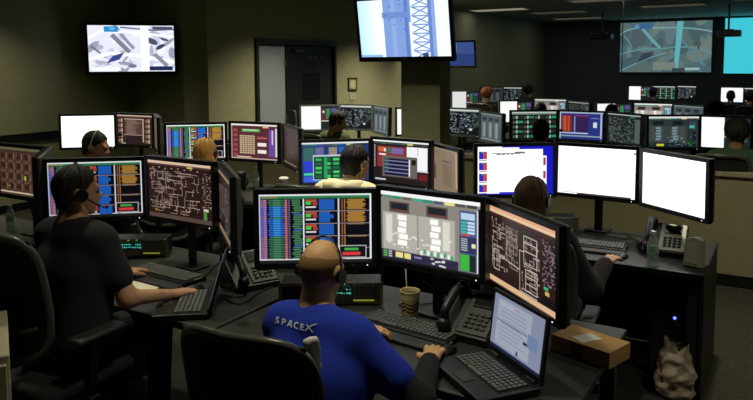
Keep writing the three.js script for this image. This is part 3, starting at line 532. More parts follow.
// laptops
function laptop(hingeA, hingeB, open, show, label) {                              // the two ends of the hinge, as seen when facing the screen from the left
  const c = hingeA.clone().add(hingeB).multiplyScalar(.5), turn = Math.atan2(-(hingeB.z - hingeA.z), hingeB.x - hingeA.x), w = .36, dp = .25;
  const t = thing('laptop', label, 'laptop', [c.x, DESK, c.z], turn);
  part('base', rbox(w, .024, dp, .006), M.plastic, t, [0, .016, dp / 2]);
  const k = part('keys', keyboardKeys(15, 6, .0205, -.143, .045, .031), M.keyLight, t); k.userData.kind = 'stuff';
  part('touchpad', rbox(.08, .003, .05, .001), M.plasticGrey, t, [0, .029, .205]);
  part('palm_strip', rbox(w - .01, .002, .012, .0008), M.steel, t, [0, .028, .243]);
  const lid = new THREE.Group(); lid.name = 'lid'; t.add(lid); lid.position.set(0, .03, .002); lid.rotation.x = -open * R;
  part('lid_shell', rbox(w, .245, .012, .005), M.plastic, lid, [0, .123, -.006]);
  part('screen', new THREE.PlaneGeometry(w - .035, .205), glow(show, 256, 160, .55), lid, [0, .128, .0012]);
  for (const x of [-.12, .12]) part('hinge', cyl(.008, .008, .05, 10).rotateZ(Math.PI / 2), M.steel, lid, [x, 0, 0]);
  return t;
}
laptop(onDesk(484, 353), onDesk(546, 399), 7, 'document', 'open black laptop with pale blue document right of the mouse hand');
laptop(onDesk(217, 291), onDesk(207, 323), 16, 'document/2', 'open black laptop with its lid seen edge-on beside the tan hand');
// rack units with a green read-out under the monitors
function rackUnit(px, py, turn, label) {
  const p = onDesk(px, py), t = thing('intercom_unit', label, 'intercom panel', [p.x, DESK, p.z], turn * R);
  part('case', rbox(.48, .1, .14, .005), M.plastic, t, [0, .058, -.07]);
  part('face_plate', rbox(.5, .104, .008, .003), std(0x6e6c50, .5), t, [0, .058, .003]);
  part('lcd_display', rbox(.16, .05, .004, .001), glow('lcd', 160, 60, 1), t, [.02, .068, .0085]);
  const k = []; for (let j = 0; j < 4; j++) for (let i = 0; i < 5; i++) k.push(moved(rbox(.015, .013, .006, .002), .115 + i * .021, .098 - j * .018, .009)); part('keypad', joined(k), M.plasticLight, t);
  part('label_strip', rbox(.1, .007, .003, .001), std(0x8a8a3a, .5, { emissive: 0xc8cc48, emissiveIntensity: .35 }), t, [.157, .025, .009]);
  part('speaker_grille', rbox(.1, .07, .004, .004), M.rubber, t, [-.18, .058, .008]);
  part('knob', cyl(.012, .013, .016, 16).rotateX(Math.PI / 2), M.plasticLight, t, [-.115, .058, .014]);
  for (const [x, c] of [[-.07, 0xd84a4a], [.02, 0xd8c84a], [.07, 0x4ad86a]]) part('indicator_light', rbox(.012, .006, .004, .001), std(0x222222, .5, { emissive: c, emissiveIntensity: .45 }), t, [x, .104, .008]);
}
rackUnit(126, 257, 31, 'rack intercom panel with green read-out before the dark polo operator');
rackUnit(331, 305, 31, 'rack intercom panel with green read-out before the shaved head');
rackUnit(541, 233, 28, 'rack intercom panel left of the white screens keyboard');
// paper cup with printed band
{
  const p = onDesk(410, 318), t = thing('paper_cup', 'patterned paper cup standing behind the keyboard', 'cup', [p.x, DESK, p.z]);
  const c = picture('cup', 128, 64, (x, r) => { r('#c8ba78', 0, 0, 160, 100); r('#a8964e', 0, 84, 160, 16); x.strokeStyle = '#5a2a18'; x.lineWidth = 7; for (let k = 0; k < 3; k++) { x.beginPath(); x.moveTo(0, 40 + k * 14); for (let i = 1; i <= 8; i++) x.lineTo(i * 20, 40 + k * 14 + (i % 2 ? 8 : -6)); x.stroke(); } x.fillStyle = '#2c1a12'; x.beginPath(); x.arc(50, 54, 12, 0, 7); x.fill(); x.beginPath(); x.arc(120, 60, 10, 0, 7); x.fill(); r('#e0d6a0', 0, 0, 160, 20); });
  part('cup_wall', lathe([[0, .004], [.031, .004], [.032, 0], [.034, .004], [.045, .125], [.047, .128], [.045, .13], [.043, .126], [.033, .012], [0, .012]], 32), std(0xd8cc96, .8), t);
  part('printed_sleeve', lathe([[.0346, .005], [.0374, .035], [.0402, .065], [.0428, .093], [.0449, .115]], 32), std(0xffffff, .8, { map: c }), t);
  part('coffee', cyl(.0415, .0415, .002, 28), std(0x4a4a26, .4), t, [0, .112, 0]);
  for (const [px, py] of [[401, 305], [405, 319], [413, 320]]) { const q = onDesk(px, py), g = new THREE.IcosahedronGeometry(.013, 1), a = g.attributes.position; for (let i = 0; i < a.count; i++) { const n = .7 + .5 * Math.abs(Math.sin(a.getX(i) * 900 + a.getY(i) * 500 + a.getZ(i) * 700)); a.setXYZ(i, a.getX(i) * n, a.getY(i) * n * .6, a.getZ(i) * n); } g.computeVertexNormals(); const o = part(numbered('paper_scrap'), g, M.white, scene, [q.x, DESK + .007, q.z]); tag(o, 'small crumpled white paper scrap ' + (py < 310 ? 'behind the paper cup' : px < 410 ? 'at the left foot of the paper cup' : 'between the paper cup and the keyboard'), 'paper scrap', 'crumpled scraps by the paper cup'); }
}
function bottle(px, py, label, capColor, scale = 1) {
  const p = onDesk(px, py), t = thing('water_bottle', label, 'bottle', [p.x, DESK, p.z]); t.scale.setScalar(scale);
  part('bottle_body', lathe([[0, .002], [.028, .002], [.032, .008], [.032, .06], [.03, .065], [.032, .07], [.032, .13], [.026, .155], [.013, .178], [.012, .19]], 24), M.glassClear, t);
  part('water', lathe([[0, .005], [.03, .008], [.03, .075], [0, .075]], 20), new THREE.MeshPhysicalMaterial({ color: 0xd8e6e0, transmission: .9, roughness: .05, thickness: 0 }), t);
  part('bottle_label', lathe([[.0326, .078], [.0326, .118]], 24), std(0x9cc0ae, .7), t);
  part('cap', cyl(.0145, .0145, .016, 18), std(capColor, .5), t, [0, .197, 0]);
}
bottle(652.5, 266, 'clear water bottle before the desk telephone', 0xe8ece8, .98);
bottle(11, 231, 'clear water bottle with teal label under the gauge grid monitor', 0xbfd8cc, .9);
bottle(256, 189, 'water bottle below the maroon table monitor', 0xcfd8d0, 1);
{ const p = onDesk(284, 187), t = thing('foam_cup', 'white foam cup below the maroon table monitor', 'cup', [p.x, DESK, p.z]); part('cup_wall', lathe([[0, 0], [.03, 0], [.042, .08], [.044, .082]], 24), M.white, t); part('lid', lathe([[0, .094], [.036, .094], [.046, .084], [.046, .078]], 24), M.white, t); }
{ const p = onDesk(242, 190), t = thing('travel_mug', 'black travel mug beside the water bottle below the maroon monitor', 'mug', [p.x, DESK, p.z]); part('mug_body', lathe([[0, 0], [.035, 0], [.04, .01], [.043, .15], [0, .152]], 24), M.plastic, t); part('lid', lathe([[0, .18], [.03, .178], [.044, .165], [.044, .15]], 24), M.plasticGrey, t); part('handle', new THREE.TorusGeometry(.035, .007, 8, 20, Math.PI).rotateZ(-Math.PI / 2), M.plastic, t, [.04, .085, 0]); }
{
  const p = onDesk(694, 266), t = thing('desktop_speaker', 'grey desktop speaker at the right end of the desk', 'speaker', [p.x, DESK, p.z], faceCamera(p, -20));
  const s = new THREE.Shape(); s.moveTo(-.042, 0); s.lineTo(.042, 0); s.lineTo(.036, .14); s.quadraticCurveTo(0, .165, -.036, .14);
  const g = new THREE.ExtrudeGeometry(s, { depth: .07, bevelEnabled: true, bevelSize: .006, bevelThickness: .006, bevelSegments: 3 }); g.translate(0, 0, -.035); part('cabinet', g, std(0xb4b2a0, .6), t, [0, .006, 0], [-.12, 0, 0]);
  const q = new THREE.Shape(); q.moveTo(-.034, .02); q.lineTo(.034, .02); q.lineTo(.03, .135); q.quadraticCurveTo(0, .15, -.03, .135); part('grille', new THREE.ExtrudeGeometry(q, { depth: .004, bevelEnabled: false }), std(0xc4c1ae, .9), t, [0, .006, .042], [-.12, 0, 0]);
  part('power_button', cyl(.004, .004, .004, 12).rotateX(Math.PI / 2), M.plasticLight, t, [.02, .018, .046]);
}
{ // cardboard box behind the laptop lid
  const h = .06, [lb, rb, rf, lf] = [[567, 326.5], [631.6, 340], [612, 355], [553.5, 335.5]].map(([x, y]) => at(x, y, { y: DESK + h })), c = lb.clone().add(rb).add(rf).add(lf).multiplyScalar(.25);
  const w = rf.distanceTo(lf), d = (rb.distanceTo(rf) + lb.distanceTo(lf)) / 2, ax = rf.clone().sub(lf), t = thing('cardboard_box', 'flat brown cardboard box with white label behind the laptop', 'box', [c.x, DESK, c.z], Math.atan2(-ax.z, ax.x));
  part('carton', box(w, h, d), M.cardboard, t, [0, h / 2 + .001, 0]);
  part('flap', box(w * .996, .003, d * .49), M.cardboard, t, [0, h + .0015, d * .25]); part('flap', box(w * .996, .003, d * .49), M.cardboard, t, [0, h + .0015, -d * .25]);
  part('shipping_label', box(w * .26, .0014, d * .62), M.white, t, [-.01, h + .0036, .01], [0, -.35, 0]);
  part('tape', box(w * .2, h * .9, .0014), std(0x6b5a3c, .4), t, [-.01, h / 2, d / 2 + .001]);
}
{ const a = onDesk(137, 288), o = thing('paper_sheets', 'cream paper sheets under the arm of the dark polo operator', 'paper', [a.x, DESK, a.z], 18 * R); for (let k = 0; k < 3; k++) part('sheet', box(.215, .0012, .28), M.paper, o, [.004 * k, .001 + .0016 * k, .003 * k], [0, .03 * k, 0]); }
// computer towers
function tower(l, d, turn, h, led, label) {
  const t = thing('computer_tower', label, 'computer', [l, 0, -d], turn * R);
  part('case', rbox(.19, h, .44, .008), M.plastic, t, [0, h / 2 + .012, 0]);
  part('front_panel', rbox(.17, h - .04, .012, .004), M.plasticGrey, t, [0, h / 2 + .012, .222]);
  for (let k = 0; k < 2; k++) part('drive_bay', rbox(.15, .035, .006, .003), M.rubber, t, [0, h - .06 - k * .05, .229]);
  part('power_led', new THREE.SphereGeometry(.009, 10, 8), std(0x111122, .3, { emissive: 0x3c50ff, emissiveIntensity: 7 }), t, [.05, led, .231]);
  for (const x of [-.08, .08]) for (const z of [-.18, .18]) part('foot', cyl(.014, .014, .014, 10), M.rubber, t, [x, .006, z]);
}
tower(-.6, 4.52, 0, .5, .385, 'black computer tower with blue light under the right desk end');
tower(-1.92, 2.36, 0, .48, .42, 'black computer tower with blue light left of the mesh chair');
tower(-3.4, 2.62, 0, .48, .42, 'black computer tower under the desk of the dark polo operator');
{ // crumpled carrier bag on the floor
  const p = at(675, 396, { y: 0 }), t = thing('plastic_bag', 'crumpled white plastic bag on floor before the computer tower', 'bag', [p.x, 0, p.z]);
  const n = 40, m = 26, pos = [], idx = [];
  for (let j = 0; j <= m; j++) for (let i = 0; i <= n; i++) { const v = j / m, a = i / n * Math.PI * 2, w = vnoise(i / n * 16, v * 9, 16) - .5, w2 = vnoise(i / n * 32 + 5, v * 20, 32) - .5, r = (.085 + .02 * Math.sin(v * 3)) * (1 - .35 * v * v) * (1 + .42 * w + .2 * w2) * (j === 0 ? .2 : 1); pos.push(Math.cos(a) * r, .003 + v * .3 + (v > .8 ? (.02 * w2 + .05 * w) * (v - .8) / .2 : 0), Math.sin(a) * r); }
  for (let j = 0; j < m; j++) for (let i = 0; i < n; i++) { const a = j * (n + 1) + i, b = a + n + 1; idx.push(a, b, a + 1, b, b + 1, a + 1); }
  const g = new THREE.BufferGeometry(); g.setAttribute('position', new THREE.Float32BufferAttribute(pos, 3)); g.setIndex(idx); g.computeVertexNormals();
  part('bag_film', g, std(0xb5a892, .45, { side: THREE.DoubleSide }), t);
  const s = joined([0, 1, 2, 3].map((k) => moved(rbox(.012, .05 + .02 * k, .004, .001), -.078 + .006 * k, .2 - .04 * k, .05 + .004 * k, .2, .5, .1))); part('red_print', s, std(0x9c2a22, .5), t);
}
// loose cables on and behind the desks
[[[405, 281], [410, 300], [420, 305], [436, 303]], [[420, 300], [446, 299], [452, 312], [470, 330]], [[225, 300], [240, 305], [262, 292], [280, 285]], [[205, 277], [222, 262], [236, 258], [258, 268]], [[655, 262], [645, 256], [640, 244], [628, 236]]].forEach((pts, i) => {
  const p = pts.map(([x, y], k) => { const q = onDesk(x, y); return [q.x, DESK + .006 + (i < 2 && k === 0 ? .1 : 0), q.z]; });
  tag(part(numbered('cable'), tube(p, .004, 30, 6), i === 0 ? M.plasticLight : M.rubber, scene), ['grey cable rising behind the paper cup', 'black cable between the paper cup and telephone', 'black cable left of the desk telephone near the mesh chair', 'black cable behind the laptop seen edge-on', 'black cable beside the clear water bottle'][i], 'cable');
});
{ // beige drawer pedestal cut by the lower left corner
  const p = at(9.5, 353, { y: .9 }), t = thing('drawer_pedestal', 'beige drawer pedestal beside the black chair', 'cabinet', [p.x - .21 * Math.cos(faceCamera(p)) - .25 * Math.sin(faceCamera(p)), 0, p.z + .21 * Math.sin(faceCamera(p)) - .25 * Math.cos(faceCamera(p))], faceCamera(p)), m = std(0xb4ab8c, .6);
  part('carcass', rbox(.42, .88, .5, .008), m, t, [0, .455, 0]);
  for (let k = 0; k < 3; k++) { const d = part('drawer', rbox(.4, .25, .018, .005), m, t, [0, .17 + k * .285, .255]); part('handle', rbox(.12, .014, .02, .005), M.steel, d, [0, .07, .016]); }
}

// ---------------------------------------------------------------- chairs
function bent(g, amount, tilt = 0) { const a = g.attributes.position; for (let i = 0; i < a.count; i++) { const x = a.getX(i), y = a.getY(i); a.setZ(i, a.getZ(i) - amount * x * x + tilt * y * y); } g.computeVertexNormals(); return g; }
const meshGeo = bent(new THREE.BoxGeometry(.43, .5, .01, 14, 10, 1), 1.1, .25);
const railPts = (() => { const p = []; for (let i = 0; i < 28; i++) { const a = i / 28 * Math.PI * 2, c = Math.cos(a), s = Math.sin(a), x = .235 * Math.sign(c) * Math.abs(c) ** .5, y = .27 * Math.sign(s) * Math.abs(s) ** .45; p.push([x, y, -1.1 * x * x + .25 * y * y]); } return p; })();
const frameBackGeo = tube(railPts, .017, 80, 8, true), ribGeo = tube([[-.2, -.13, -.03], [-.08, -.15, .018], [.08, -.15, .018], [.2, -.13, -.03]], .014, 20, 8), seatGeo = bent(new RoundedBoxGeometry(.5, .075, .48, 4, .035), 0), spineGeo = tube([[0, -.34, -.2], [0, -.3, .03], [0, -.1, .05], [0, .06, .03]], .022, 20, 8);
const armPadGeo = rbox(.085, .03, .26, .014, 3), armPostGeo = tube([[0, 0, 0], [0, .03, 0], [0, .21, -.02]], .016, 12, 8), starGeo = rbox(.045, .035, .29, .012), casterGeo = joined([moved(cyl(.028, .028, .02, 16).rotateZ(Math.PI / 2), -.014, 0, 0), moved(cyl(.028, .028, .02, 16).rotateZ(Math.PI / 2), .014, 0, 0)]);
const pocketGeo = bent(new THREE.BoxGeometry(.3, .16, .014, 10, 2, 1), 1.1);
function chair(l, d, yaw, seat, label, up) {
  const t = thing('office_chair', label, 'chair', [l, 0, -d], yaw * R);
  part('seat', seatGeo, M.fabricBlack, t, [0, seat - .035, 0]);
  const b = new THREE.Group(); b.name = 'backrest'; t.add(b); b.position.set(0, seat + (up ?? .4), .27); b.rotation.x = .14;
  part('back_frame', frameBackGeo, M.chairFrame, b); part('back_mesh', meshGeo, M.mesh, b); part('lumbar_pad', pocketGeo, M.fabricBlack, b, [0, -.06, .014]); part('lumbar_bar', ribGeo, M.chairFrame, b); part('spine', spineGeo, M.plastic, b);
  for (const s of [-1, 1]) { const a = part('arm_post', armPostGeo, M.plastic, t, [s * .285, seat - .02, .04]); part('arm_pad', armPadGeo, M.plasticGrey, a, [0, .215, -.03]); }
  part('arm_bar', rbox(.6, .03, .06, .01), M.plastic, t, [0, seat - .085, .04]);
  part('gas_lift', cyl(.028, .028, seat - .16, 16), M.steel, t, [0, .09 + (seat - .16) / 2, 0]);
  for (let k = 0; k < 5; k++) { const a = k / 5 * Math.PI * 2; const g = part('base_leg', starGeo, M.plastic, t, [Math.sin(a) * .15, .085, Math.cos(a) * .15], [.08, a, 0]); part('caster', casterGeo, M.rubber, g, [0, -.045, .13]); }
  return t;
}

// ---------------------------------------------------------------- people: smooth-joined tapered capsules, meshed with surface nets
const C = (ax, ay, az, ra, bx, by, bz, rb) => ({ a: [ax, ay, az], b: [bx, by, bz], ra, rb });
const CV = (a, ra, b, rb) => C(a.x, a.y, a.z, ra, b.x, b.y, b.z, rb);
const EL = (x, y, z, rx, ry, rz) => ({ c: [x, y, z], r: [rx, ry, rz] });
function dist(p, x, y, z) {
  if (p.c) { const u = (x - p.c[0]) / p.r[0], v = (y - p.c[1]) / p.r[1], w = (z - p.c[2]) / p.r[2], k = Math.sqrt(u * u + v * v + w * w), q = Math.sqrt((u / p.r[0]) ** 2 + (v / p.r[1]) ** 2 + (w / p.r[2]) ** 2); return q < 1e-6 ? -Math.min(...p.r) : k * (k - 1) / q; }
  const [ax, ay, az] = p.a, dx = p.b[0] - ax, dy = p.b[1] - ay, dz = p.b[2] - az, px = x - ax, py = y - ay, pz = z - az, n = dx * dx + dy * dy + dz * dz;
  const t = n < 1e-9 ? 0 : Math.max(0, Math.min(1, (px * dx + py * dy + pz * dz) / n)), ex = px - t * dx, ey = py - t * dy, ez = pz - t * dz;
  return Math.sqrt(ex * ex + ey * ey + ez * ez) - (p.ra + (p.rb - p.ra) * t);
}
const smin = (a, b, k) => { const h = k - Math.abs(a - b); return h > 0 ? Math.min(a, b) - h * h * .25 / k : Math.min(a, b); };
const field = (prims, k, inflate, x, y, z) => { let d = 9; for (const p of prims) d = smin(d, dist(p, x, y, z), k); return d - inflate; };
function surface(prims, { k = .03, cell = .014, inflate = 0, cut } = {}) {
  const lo = [9, 9, 9], hi = [-9, -9, -9], mg = k + inflate + 2.5 * cell, span = (p) => p.c ? [p.c.map((v, i) => v - p.r[i]), p.c.map((v, i) => v + p.r[i])] : [[0, 1, 2].map((i) => Math.min(p.a[i] - p.ra, p.b[i] - p.rb)), [0, 1, 2].map((i) => Math.max(p.a[i] + p.ra, p.b[i] + p.rb))];
  for (const p of prims) { const [a, b] = span(p); for (let i = 0; i < 3; i++) { lo[i] = Math.min(lo[i], a[i]); hi[i] = Math.max(hi[i], b[i]); } }
  const o = lo.map((v) => v - mg), n = hi.map((v, i) => Math.ceil((v + mg - o[i]) / cell) + 1), [nx, ny, nz] = n, F = new Float32Array(nx * ny * nz).fill(.5), id = (i, j, q) => (q * ny + j) * nx + i;
  for (const p of prims) {
    const [a, b] = span(p), i0 = a.map((v, i) => Math.max(0, Math.floor((v - mg - o[i]) / cell))), i1 = b.map((v, i) => Math.min(n[i] - 1, Math.ceil((v + mg - o[i]) / cell)));
    for (let q = i0[2]; q <= i1[2]; q++) for (let j = i0[1]; j <= i1[1]; j++) for (let i = i0[0]; i <= i1[0]; i++) { const e = id(i, j, q); F[e] = smin(F[e], dist(p, o[0] + i * cell, o[1] + j * cell, o[2] + q * cell), k); }
  }
  for (let q = 0; q < nz; q++) for (let j = 0; j < ny; j++) for (let i = 0; i < nx; i++) { const e = id(i, j, q); F[e] -= inflate; if (cut) F[e] = Math.max(F[e], cut(o[0] + i * cell, o[1] + j * cell, o[2] + q * cell)); }
  const vid = new Int32Array(F.length).fill(-1), pos = [], idx = [];
  for (let q = 0; q < nz - 1; q++) for (let j = 0; j < ny - 1; j++) for (let i = 0; i < nx - 1; i++) {
    let s = 0, x = 0, y = 0, z = 0, cnt = 0; const val = [];
    for (let c = 0; c < 8; c++) { const v = F[id(i + (c & 1), j + (c >> 1 & 1), q + (c >> 2))]; val.push(v); if (v < 0) s++; }
    if (!s || s === 8) continue;
    for (let c = 0; c < 8; c++) for (const m of [1, 2, 4]) if (!(c & m)) { const u = val[c], w = val[c | m]; if ((u < 0) !== (w < 0)) { const t = u / (u - w); x += (c & 1) + (m === 1 ? t : 0); y += (c >> 1 & 1) + (m === 2 ? t : 0); z += (c >> 2) + (m === 4 ? t : 0); cnt++; } }
    vid[id(i, j, q)] = pos.length / 3; pos.push(o[0] + (i + x / cnt) * cell, o[1] + (j + y / cnt) * cell, o[2] + (q + z / cnt) * cell);
  }
  const quad = (a, b, c, d, flip) => { if (a < 0 || b < 0 || c < 0 || d < 0) return; flip ? idx.push(a, c, b, a, d, c) : idx.push(a, b, c, a, c, d); };
  for (let q = 1; q < nz - 1; q++) for (let j = 1; j < ny - 1; j++) for (let i = 1; i < nx - 1; i++) {
    const u = F[id(i, j, q)] < 0;
    if (u !== F[id(i + 1, j, q)] < 0) quad(vid[id(i, j - 1, q - 1)], vid[id(i, j, q - 1)], vid[id(i, j, q)], vid[id(i, j - 1, q)], !u);
    if (u !== F[id(i, j + 1, q)] < 0) quad(vid[id(i - 1, j, q - 1)], vid[id(i - 1, j, q)], vid[id(i, j, q)], vid[id(i, j, q - 1)], !u);
    if (u !== F[id(i, j, q + 1)] < 0) quad(vid[id(i - 1, j - 1, q)], vid[id(i, j - 1, q)], vid[id(i, j, q)], vid[id(i - 1, j, q)], !u);
  }
  const g = new THREE.BufferGeometry(); g.setAttribute('position', new THREE.Float32BufferAttribute(pos, 3)); g.setIndex(idx); g.computeVertexNormals(); return g;
}
// head: centre of the skull at the origin, looking along -z
const headGeo = surface([EL(0, .018, .012, .077, .097, .097), EL(0, -.045, -.028, .058, .072, .062), C(-.016, -.1, -.062, .02, .016, -.1, -.062, .02), C(0, .0, -.09, .008, 0, -.034, -.106, .012), C(-.016, -.036, -.092, .009, .016, -.036, -.092, .009), C(-.034, .014, -.078, .013, .034, .014, -.078, .013), C(-.02, -.066, -.086, .008, .02, -.066, -.086, .008), EL(-.079, -.012, .014, .012, .031, .02), EL(.079, -.012, .014, .012, .031, .02), C(0, -.05, .02, .056, 0, -.17, .04, .056)], { k: .022, cell: .005 });
const eyesGeo = joined([-.03, .03].map((x) => moved(new THREE.SphereGeometry(.011, 12, 8), x, -.004, -.081)));
const hairCut = (x, y, z) => -(y - .012 + .8 * z) * .8;
const HAIR = {
  short: surface([EL(0, .026, .016, .086, .102, .106), EL(0, -.035, .05, .073, .07, .056)], { k: .02, cell: .006, cut: (x, y, z) => Math.max(-(y + .004 + 1.05 * z) * .7, -(y + .1), Math.abs(x) > .062 && y < .012 ? .015 - Math.hypot(y + .012, z - .01) * .5 : -1) }),
  bushy: surface([EL(0, .034, .018, .106, .112, .118)], { k: .01, cell: .008, cut: hairCut }),
  fringe: surface([EL(0, .016, .014, .0795, .098, .0985)], { k: .01, cell: .005, cut: (x, y, z) => Math.max(hairCut(x, y, z), y - .052) }),
  bob: surface([EL(0, .024, .016, .09, .104, .108), EL(0, -.06, .04, .094, .095, .066), EL(-.07, -.05, .01, .024, .085, .045), EL(.07, -.05, .01, .024, .085, .045)], { k: .03, cell: .007, cut: (x, y, z) => -(z + .03 + Math.max(0, y - .03) * .8) }),
  long: surface([EL(0, .024, .016, .09, .104, .108), EL(0, -.07, .055, .092, .12, .06), C(-.02, -.1, .07, .06, -.01, -.25, .09, .045), C(.03, -.1, .07, .055, .03, -.23, .09, .04), EL(-.073, -.06, .015, .022, .1, .04), EL(.073, -.06, .015, .022, .1, .04)], { k: .03, cell: .007, cut: (x, y, z) => -(z + .03 + Math.max(0, y - .03) * .8) }),
};
for (const [key, amp] of [['short', .007], ['bushy', .012], ['bob', .008], ['long', .008]]) {      // strands: ridges that follow the fall of the hair
  const g = HAIR[key], p = g.attributes.position, n = g.attributes.normal;
  for (let i = 0; i < p.count; i++) { const x = p.getX(i), y = p.getY(i), z = p.getZ(i), a = Math.atan2(x, z + .001), w = amp * ((vnoise(a * 5 + 20, y * 18 + 9, 64) - .5) * 1.3 + (vnoise(a * 15 + 40, y * 9 + 30, 64) - .5)); p.setXYZ(i, x + n.getX(i) * w, y + n.getY(i) * w, z + n.getZ(i) * w); }
  g.computeVertexNormals();
}
// right hand, palm down, wrist at the origin, fingers along -z, thumb on -x
const handGeo = (() => {
  const p = [C(-.022, 0, -.045, .015, -.012, 0, -.005, .019), C(.022, 0, -.045, .014, .012, 0, -.005, .019), C(-.024, .002, -.08, .0115, -.008, 0, -.03, .016), C(.024, .0, -.072, .011, .01, 0, -.03, .016), C(0, .003, -.082, .012, 0, 0, -.02, .018)];
  const f = [[-.029, -.083, .042, .026, .022, -.06], [-.009, -.088, .046, .029, .023, 0], [.011, -.085, .043, .027, .022, .05], [.03, -.076, .034, .021, .019, .13]];
  for (const [x, z, a, b, c, s] of f) { let q = [x, .003, z], e = -.12; for (const [n, r, t] of [[a, .0095, .0088], [b, .0088, .008], [c, .008, .0065]]) { const w = [q[0] + Math.sin(s) * n, q[1] + Math.sin(e) * n, q[2] - Math.cos(e) * n]; p.push(C(...q, r, ...w, t)); q = w; e -= .42; } }
  p.push(C(-.02, -.004, -.022, .015, -.045, -.008, -.05, .0125), C(-.045, -.008, -.05, .0115, -.055, -.014, -.078, .0095), C(-.055, -.014, -.078, .0092, -.053, -.02, -.1, .007));
  return surface(p, { k: .008, cell: .004 });
})();
const leftHandGeo = (() => { const g = handGeo.clone(); g.scale(-1, 1, 1); const i = g.index.array; for (let k = 0; k < i.length; k += 3) [i[k], i[k + 1]] = [i[k + 1], i[k]]; g.computeVertexNormals(); return g; })();
const bandGeo = (() => { const p = []; for (let i = 0; i <= 16; i++) { const a = Math.PI * i / 16; p.push([Math.cos(a) * .09, .005 + Math.sin(a) * .122, .012]); } return tube(p, .0036, 40, 8); })();
const cupGeo = new THREE.CylinderGeometry(.025, .029, .018, 18).rotateZ(Math.PI / 2), boomGeo = tube([[.095, -.02, 0], [.092, -.05, -.05], [.07, -.075, -.1], [.04, -.078, -.118]], .0035, 20, 6), micGeo = new THREE.SphereGeometry(.009, 10, 8);
const headsetMat = std(0x0a0a0b, .4);
function person(o) {
  const s = o.size ?? 1, t = thing('person', o.label, 'person', [o.hip[0], 0, -o.hip[1]], (o.yaw ?? 0) * R, o.group); t.updateMatrixWorld(true);
  const inv = t.matrixWorld.clone().invert(), H = o.head.clone().applyMatrix4(inv), hd = Math.min(.5, Math.hypot(H.x, H.z)), len = .7 * s, hipY = H.y - Math.sqrt(len * len - hd * hd), hip = V(0, hipY, 0);
  const up = H.clone().sub(hip).normalize(), along = (k) => hip.clone().addScaledVector(up, k), side = V(1, 0, 0), off = (v, x, y = 0, z = 0) => v.clone().add(V(x * s, y, z));
  const chest = along(.32 * s), sh = along(len - .225 * s), neck = along(len - .17 * s), cell = o.cell ?? .016;
  const torso = [CV(off(hip, -.075), .118 * s, off(chest, -.085), .118 * s), CV(off(hip, .075), .118 * s, off(chest, .085), .118 * s), CV(off(chest, -.07), .125 * s, off(sh, -.1), .075 * s), CV(off(chest, .07), .125 * s, off(sh, .1), .075 * s), CV(off(sh, -.15), .066 * s, off(sh, .15), .066 * s), CV(off(sh, 0, .01), .075 * s, neck, .055 * s)];
  const arms = [], upper = [], fore = [], hands = [];
  for (const e of [-1, 1]) {
    const S = off(sh, e * .175, -.012), target = (e > 0 ? o.right : o.left)?.clone().applyMatrix4(inv) ?? V(e * .17, DESK + .05, -.44);
    const D = target.clone().sub(S), l1 = .29 * s, l2 = .26 * s, n = Math.min(D.length(), (l1 + l2) * .985); D.normalize(); const W = S.clone().addScaledVector(D, n), a = (l1 * l1 - l2 * l2 + n * n) / (2 * n), h = Math.sqrt(Math.max(0, l1 * l1 - a * a));
    const pole = V(e * (o.flare ?? .4), -1, .35); pole.addScaledVector(D, -pole.dot(D)).normalize(); const E = S.clone().addScaledVector(D, a).addScaledVector(pole, h);
    upper.push([S, E]); fore.push([E, W]);
    arms.push(CV(S, .056 * s, E, .043 * s), CV(E, .043 * s, W, .026 * s));
    const f = W.clone().sub(E).normalize(); f.y *= .35; f.y -= .05; f.normalize(); const X = f.clone().cross(V(0, 1, 0)).normalize(), Y = X.clone().cross(f).normalize(), B = new THREE.Matrix4().makeBasis(X, Y, f.clone().negate()).setPosition(W);
    hands.push((e > 0 ? handGeo : leftHandGeo).clone().applyMatrix4(B));
  }
  const legs = [], feet = [];
  for (const e of [-1, 1]) { const hp = off(hip, e * .09, -.01), kn = V(e * .14 * s, Math.max(.48, hipY - .02), -.43 * s), an = V(e * .15 * s, .1, -.4 * s); legs.push(CV(hp, .092 * s, kn, .062 * s), CV(kn, .06 * s, an, .04 * s)); feet.push(C(an.x, .06, an.z + .03, .042, an.x + e * .02, .042, an.z - .15, .034)); }
  const hq = new THREE.Matrix4().makeRotationFromEuler(new THREE.Euler((o.headPitch ?? 0) * R, (o.headYaw ?? 0) * R, (o.headRoll ?? 0) * R, 'YXZ')).scale(V(s, s, s)).setPosition(H);
  const body = surface([...torso, CV(neck, .056 * s, off(H, 0, -.06 * s, .02), .054 * s), ...arms, ...legs, ...feet], { k: .035, cell });
  const skin = std(o.skin ?? 0xb98c68, .6);
  part('body', joined([body, headGeo.clone().applyMatrix4(hq), ...hands].map((g) => { g.deleteAttribute('uv'); return g; })), skin, t);
  const cloth = std(o.shirt, .95), sleeve = [];
  for (let k = 0; k < 2; k++) { const [S, E] = upper[k], [, W] = fore[k]; if (o.long) sleeve.push(CV(S, .06 * s, E, .05 * s), CV(E, .049 * s, E.clone().lerp(W, .93), .034 * s)); else sleeve.push(CV(S, .062 * s, S.clone().lerp(E, .62), .058 * s)); }
  const shirtPrims = [...torso.slice(0, 5), CV(off(sh, 0, .01), .078 * s, sh.clone().lerp(neck, .7), .062 * s), ...sleeve];
  const shirt = part('shirt', surface(shirtPrims, { k: .04, cell, inflate: .013 }), cloth, t); if (o.shirtLabel) shirt.userData.label = o.shirtLabel;
  if (o.under) part('undersleeves', joined([0, 1].map((k) => { const [S, E] = upper[k], [, W] = fore[k]; return surface([CV(S.clone().lerp(E, .4), .056 * s, E, .05 * s), CV(E, .049 * s, E.clone().lerp(W, .95), .034 * s)], { k: .03, cell: .012, inflate: .006 }); })), std(o.under, .95), t).userData.label = 'black long undersleeves';
